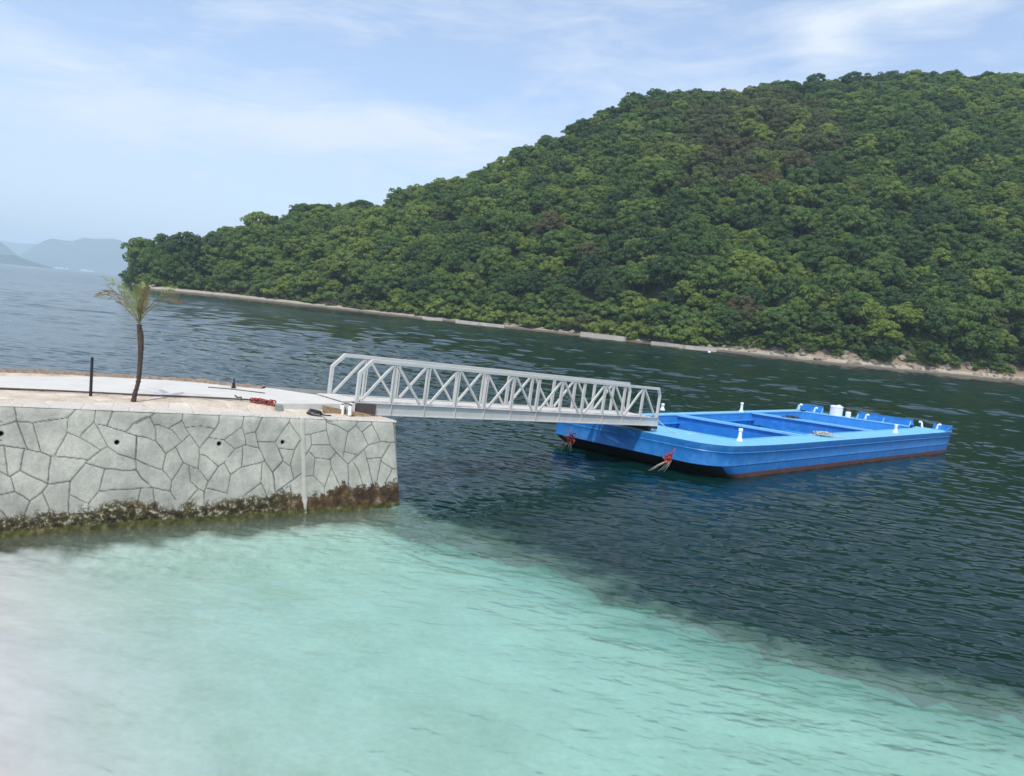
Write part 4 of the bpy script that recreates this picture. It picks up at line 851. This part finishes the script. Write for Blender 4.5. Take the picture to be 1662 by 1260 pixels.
def shore_cover():                                       # low reeds and scrub behind the beach
    g = np.random.default_rng(9); n = 1100; a = g.uniform(TIP+.014, .95, n); s = np.interp(a, sh_az, sh_d); bw = 9+9*(1-sstep(-.36, .0, a)); d = s+bw*(.82+.45*g.random(n))
    right = a > .235
    d = np.where(right, s+bw*(1.0+1.0*g.random(n)), d); z, _ = hill(a, d); tint = np.where((a > -.26) & (a < -.10), .86, .45)+.12*g.normal(size=n); keep = (~right) | (g.random(n) < .8)
    P = np.stack([d*np.sin(a), d*np.cos(a), z-.35], 1)[keep]
    o = scatter('scrub', P, ((.26+.22*g.random(n))*np.where(right, 1.9, 1))[keep], np.clip(tint, 0, 1)[keep], SHRUB, seed=4); tag(o, 'low scrub and dry reeds behind the far beach', 'scrub', kind='stuff')
shore_cover()
def rocks():                                             # boulders and broken rock along the far bank
    g = np.random.default_rng(15); k = MB(); n = 380
    mr = mat('shore_rock', (.24, .205, .16), .95, .35, .5, bump=.1, bscale=1.5)
    ico = [(0, 0, 1), (.89, 0, .45), (.28, .85, .45), (-.72, .53, .45), (-.72, -.53, .45), (.28, -.85, .45), (.72, .53, -.45), (-.28, .85, -.45), (-.89, 0, -.45), (-.28, -.85, -.45), (.72, -.53, -.45), (0, 0, -1)]
    fs = [(0, 1, 2), (0, 2, 3), (0, 3, 4), (0, 4, 5), (0, 5, 1), (1, 6, 2), (2, 7, 3), (3, 8, 4), (4, 9, 5), (5, 10, 1), (6, 7, 2), (7, 8, 3), (8, 9, 4), (9, 10, 5), (10, 6, 1), (11, 7, 6), (11, 8, 7), (11, 9, 8), (11, 10, 9), (11, 6, 10)]
    for i in range(n):
        a = g.uniform(.235, .95) if i > 110 else g.uniform(-.05, .235); s = float(np.interp(a, sh_az, sh_d)); dd = s+(9+9*(1-float(sstep(-.36, 0., np.array(a)))))*(.55+.75*g.random()); zz, _ = hill(np.array([a]), np.array([dd]))
        q = .35+.9*g.random()**2; c = np.array([dd*math.sin(a), dd*math.cos(a), float(zz[0])]); k.add([c+np.array(v)*q*(.6+.7*g.random(3))*[1.4, 1, .8] for v in ico], fs)
    tag(k.build('shore_rocks', mr), 'broken brown rock along the far bank under the trees', 'rocks', kind='stuff')
rocks()
# low concrete sea walls on the far shore
def shore_wall(pts, h, label):
    k = MB(); w = []
    for x, y in pts: a = azel(x, y)[0]; q = float(np.interp(a, sh_az, sh_d))+1.2; w.append(np.array([q*math.sin(a), q*math.cos(a)]))
    for a, b in zip(w[:-1], w[1:]):
        d = (b-a)/np.linalg.norm(b-a); nn = np.array([-d[1], d[0]]); 
        q = [a, b, b+nn*1.0, a+nn*1.0]; k.prism(q, -.5, h)
    tag(k.build('shore_wall', mat('old_concrete', (.50, .46, .39), .9, .15, .4, dirt=(.28, .24, .19), dirt_amt=.5)), label, 'sea wall')
shore_wall([(1016, 553.5), (975, 549), (944, 545)], 1.5, 'pale low sea wall across the water below the lime bushes')
shore_wall([(1160, 571), (1110, 565), (1060, 559)], 1.1, 'long weathered low sea wall at the head of the far beach')
shore_wall([(720, 519.5), (700, 517), (688, 515.5)], 1.0, 'short pale sea wall fragment left of the dark shore bush')
shore_wall([(820, 530.5), (780, 527), (742, 522)], 1.1, 'broken pale sea wall right of the dark shore bush')
p = atz(1151, 572.5, 0); r = empty('buoy', p); tag(r, 'small white mooring buoy floating off the far beach', 'buoy')
MB().lathe(p, [(.02, -.35), (.3, -.25), (.42, 0), (.38, .25), (.2, .42), (.05, .46)], 14).build('float', M['white_paint'], r, smooth=True); MB().tube([p+[0, 0, .45], p+[0, 0, .62]], .04, 6).build('ring', M['dark'], r)
p = atz(1168, 566, .8); tag(MB().box(p, (1.6, 1.0, .5), rz=.5).box(p+[0, 0, .3], (1.0, .7, .2), rz=.5).build('white_crate', M['white_paint'], bevel=.05), 'white crate lying on the far beach near the sea wall end', 'crate')
# sailing boat off the tip
p = atz(205.5, 455, 0)*1.0; r = empty('sailing_boat', p); tag(r, 'white sailing boat passing just left of the wooded point', 'boat')
a = p.astype(float)
k = MB(); L_, w_ = 9, 1.5
k.add([(a[0]-.8*w_, a[1]-L_/2, .9), (a[0]+.8*w_, a[1]-L_/2, .9), (a[0]+w_, a[1], 1.0), (a[0], a[1]+L_/2, 1.3), (a[0]-w_, a[1], 1.0), (a[0]-.4*w_, a[1]-L_/2, -.3), (a[0]+.4*w_, a[1]-L_/2, -.3), (a[0]+.5*w_, a[1], -.3), (a[0], a[1]+L_*.4, -.3), (a[0]-.5*w_, a[1], -.3)],
      [(0, 1, 2, 3, 4), (5, 9, 8, 7, 6), (0, 5, 6, 1), (1, 6, 7, 2), (2, 7, 8, 3), (3, 8, 9, 4), (4, 9, 5, 0)]); k.build('hull', M['white_paint'], r)
MB().tube([(a[0], a[1]+.5, .8), (a[0]+.2, a[1]+.5, 13.6)], .09, 6).build('mast', M['white_paint'], r)
k = MB(); k.add([(a[0]+.1, a[1]+.4, 1.8), (a[0]+2.6, a[1]-2.6, 1.8), (a[0]+1.7, a[1]-1.2, 7), (a[0]+.3, a[1]+.4, 13.3)], [(0, 1, 2, 3)]); k.build('sail', M['sail'], r)

# ---------------------------------------------------------------- far islands
def island(name, sky, D, depth, seed, col):
    A = np.array([azel(x, y) for x, y in sky]); az = np.linspace(A[0, 0], A[-1, 0], 260); el = np.interp(az, A[:, 0], A[:, 1]); tt = np.linspace(0, 1, 50)
    T, AZ = np.meshgrid(tt, az, indexing='ij'); H = np.interp(AZ, az, np.maximum(0, EYE+el*(D+depth*.5)))
    d = D+depth*T; x, y = d*np.sin(AZ), d*np.cos(AZ)
    prof = np.where(T < .5, np.sin(T*math.pi)**.8, np.sin(T*math.pi)**.8)
    Z = H*prof*(1-.22*(fbm(x*.004+seed, y*.004, 4))*(1-prof*.8))-1.5*(1-prof)+(fbm(x*.02, y*.02)-.5)*H*.05
    m = mat(name+'_woods', col, .95, .25, .006, spec=.05); tag(grid_mesh(name, np.stack([x, y, Z], -1), m), kind='structure')
island('far_hill', [(-260, 392), (-120, 380), (0, 390), (30, 394), (60, 396), (85, 402), (110, 432)], 11500, 1200, 1, (.05, .08, .05))
island('mountain', [(15, 430), (45, 405), (70, 391), (85, 387), (100, 390), (118, 390.5), (135, 385), (155, 386.5), (185, 387), (205, 393), (222, 400), (245, 405), (300, 420), (330, 458)], 8300, 1200, 5, (.05, .08, .05))
island('headland', [(-300, 378), (-100, 385), (0, 392), (12, 400), (25, 412), (45, 425), (60, 434)], 6800, 800, 9, (.05, .08, .05))
island('near_headland', [(-300, 392), (-80, 404), (0, 413), (25, 414), (45, 422), (70, 430), (90, 436.5)], 5000, 500, 13, (.045, .075, .045))
def village():
    g = random.Random(3); lab = {0: 'tiny white house on the far shore below the blue mountain'}
    for x, w in ((92, 40), (100, 26), (108, 28), (134, 30), (138, 44), (144, 30), (150, 24)):
        az, _ = azel(x, 440); d = 8230; c = (d*math.sin(az), d*math.cos(az), 0); h = g.uniform(12, 22)
        e = empty('house', c); e.rotation_euler = (0, 0, -az)
        tag(e, lab[0], 'house', 'tiny white houses on the far shore')
        o = MB().box((0, 0, h/2), (w, 12, h)).mesh('wall', M['house']); q = bpy.data.objects.new('wall', o); COL.objects.link(q); q.parent = e
        rf = MB(); rf.add([(-w/2-.5, -6.5, h), (w/2+.5, -6.5, h), (w/2+.5, 6.5, h), (-w/2-.5, 6.5, h), (-w/2-.5, 0, h+3), (w/2+.5, 0, h+3)], [(0, 1, 5, 4), (2, 3, 4, 5), (0, 4, 3), (1, 2, 5), (0, 3, 2, 1)])
        q = bpy.data.objects.new('roof', rf.mesh('roof', M['roof_far'])); COL.objects.link(q); q.parent = e
village()

# ---------------------------------------------------------------- haze
def haze():
    m = bpy.data.materials.new('haze'); m.use_nodes = True; nt = m.node_tree; nt.nodes.clear(); out = N(nt, 'ShaderNodeOutputMaterial'); v = N(nt, 'ShaderNodeVolumePrincipled')
    v.inputs['Color'].default_value = (.72, .88, 1, 1); v.inputs['Density'].default_value = HAZE; v.inputs['Anisotropy'].default_value = 0
    nt.links.new(v.outputs[0], out.inputs['Volume'])
    o = MB().box((0, 4000, 228), (30000, 20400, 478)).build('haze', m); tag(o, kind='stuff')
HAZE = .00017
haze()
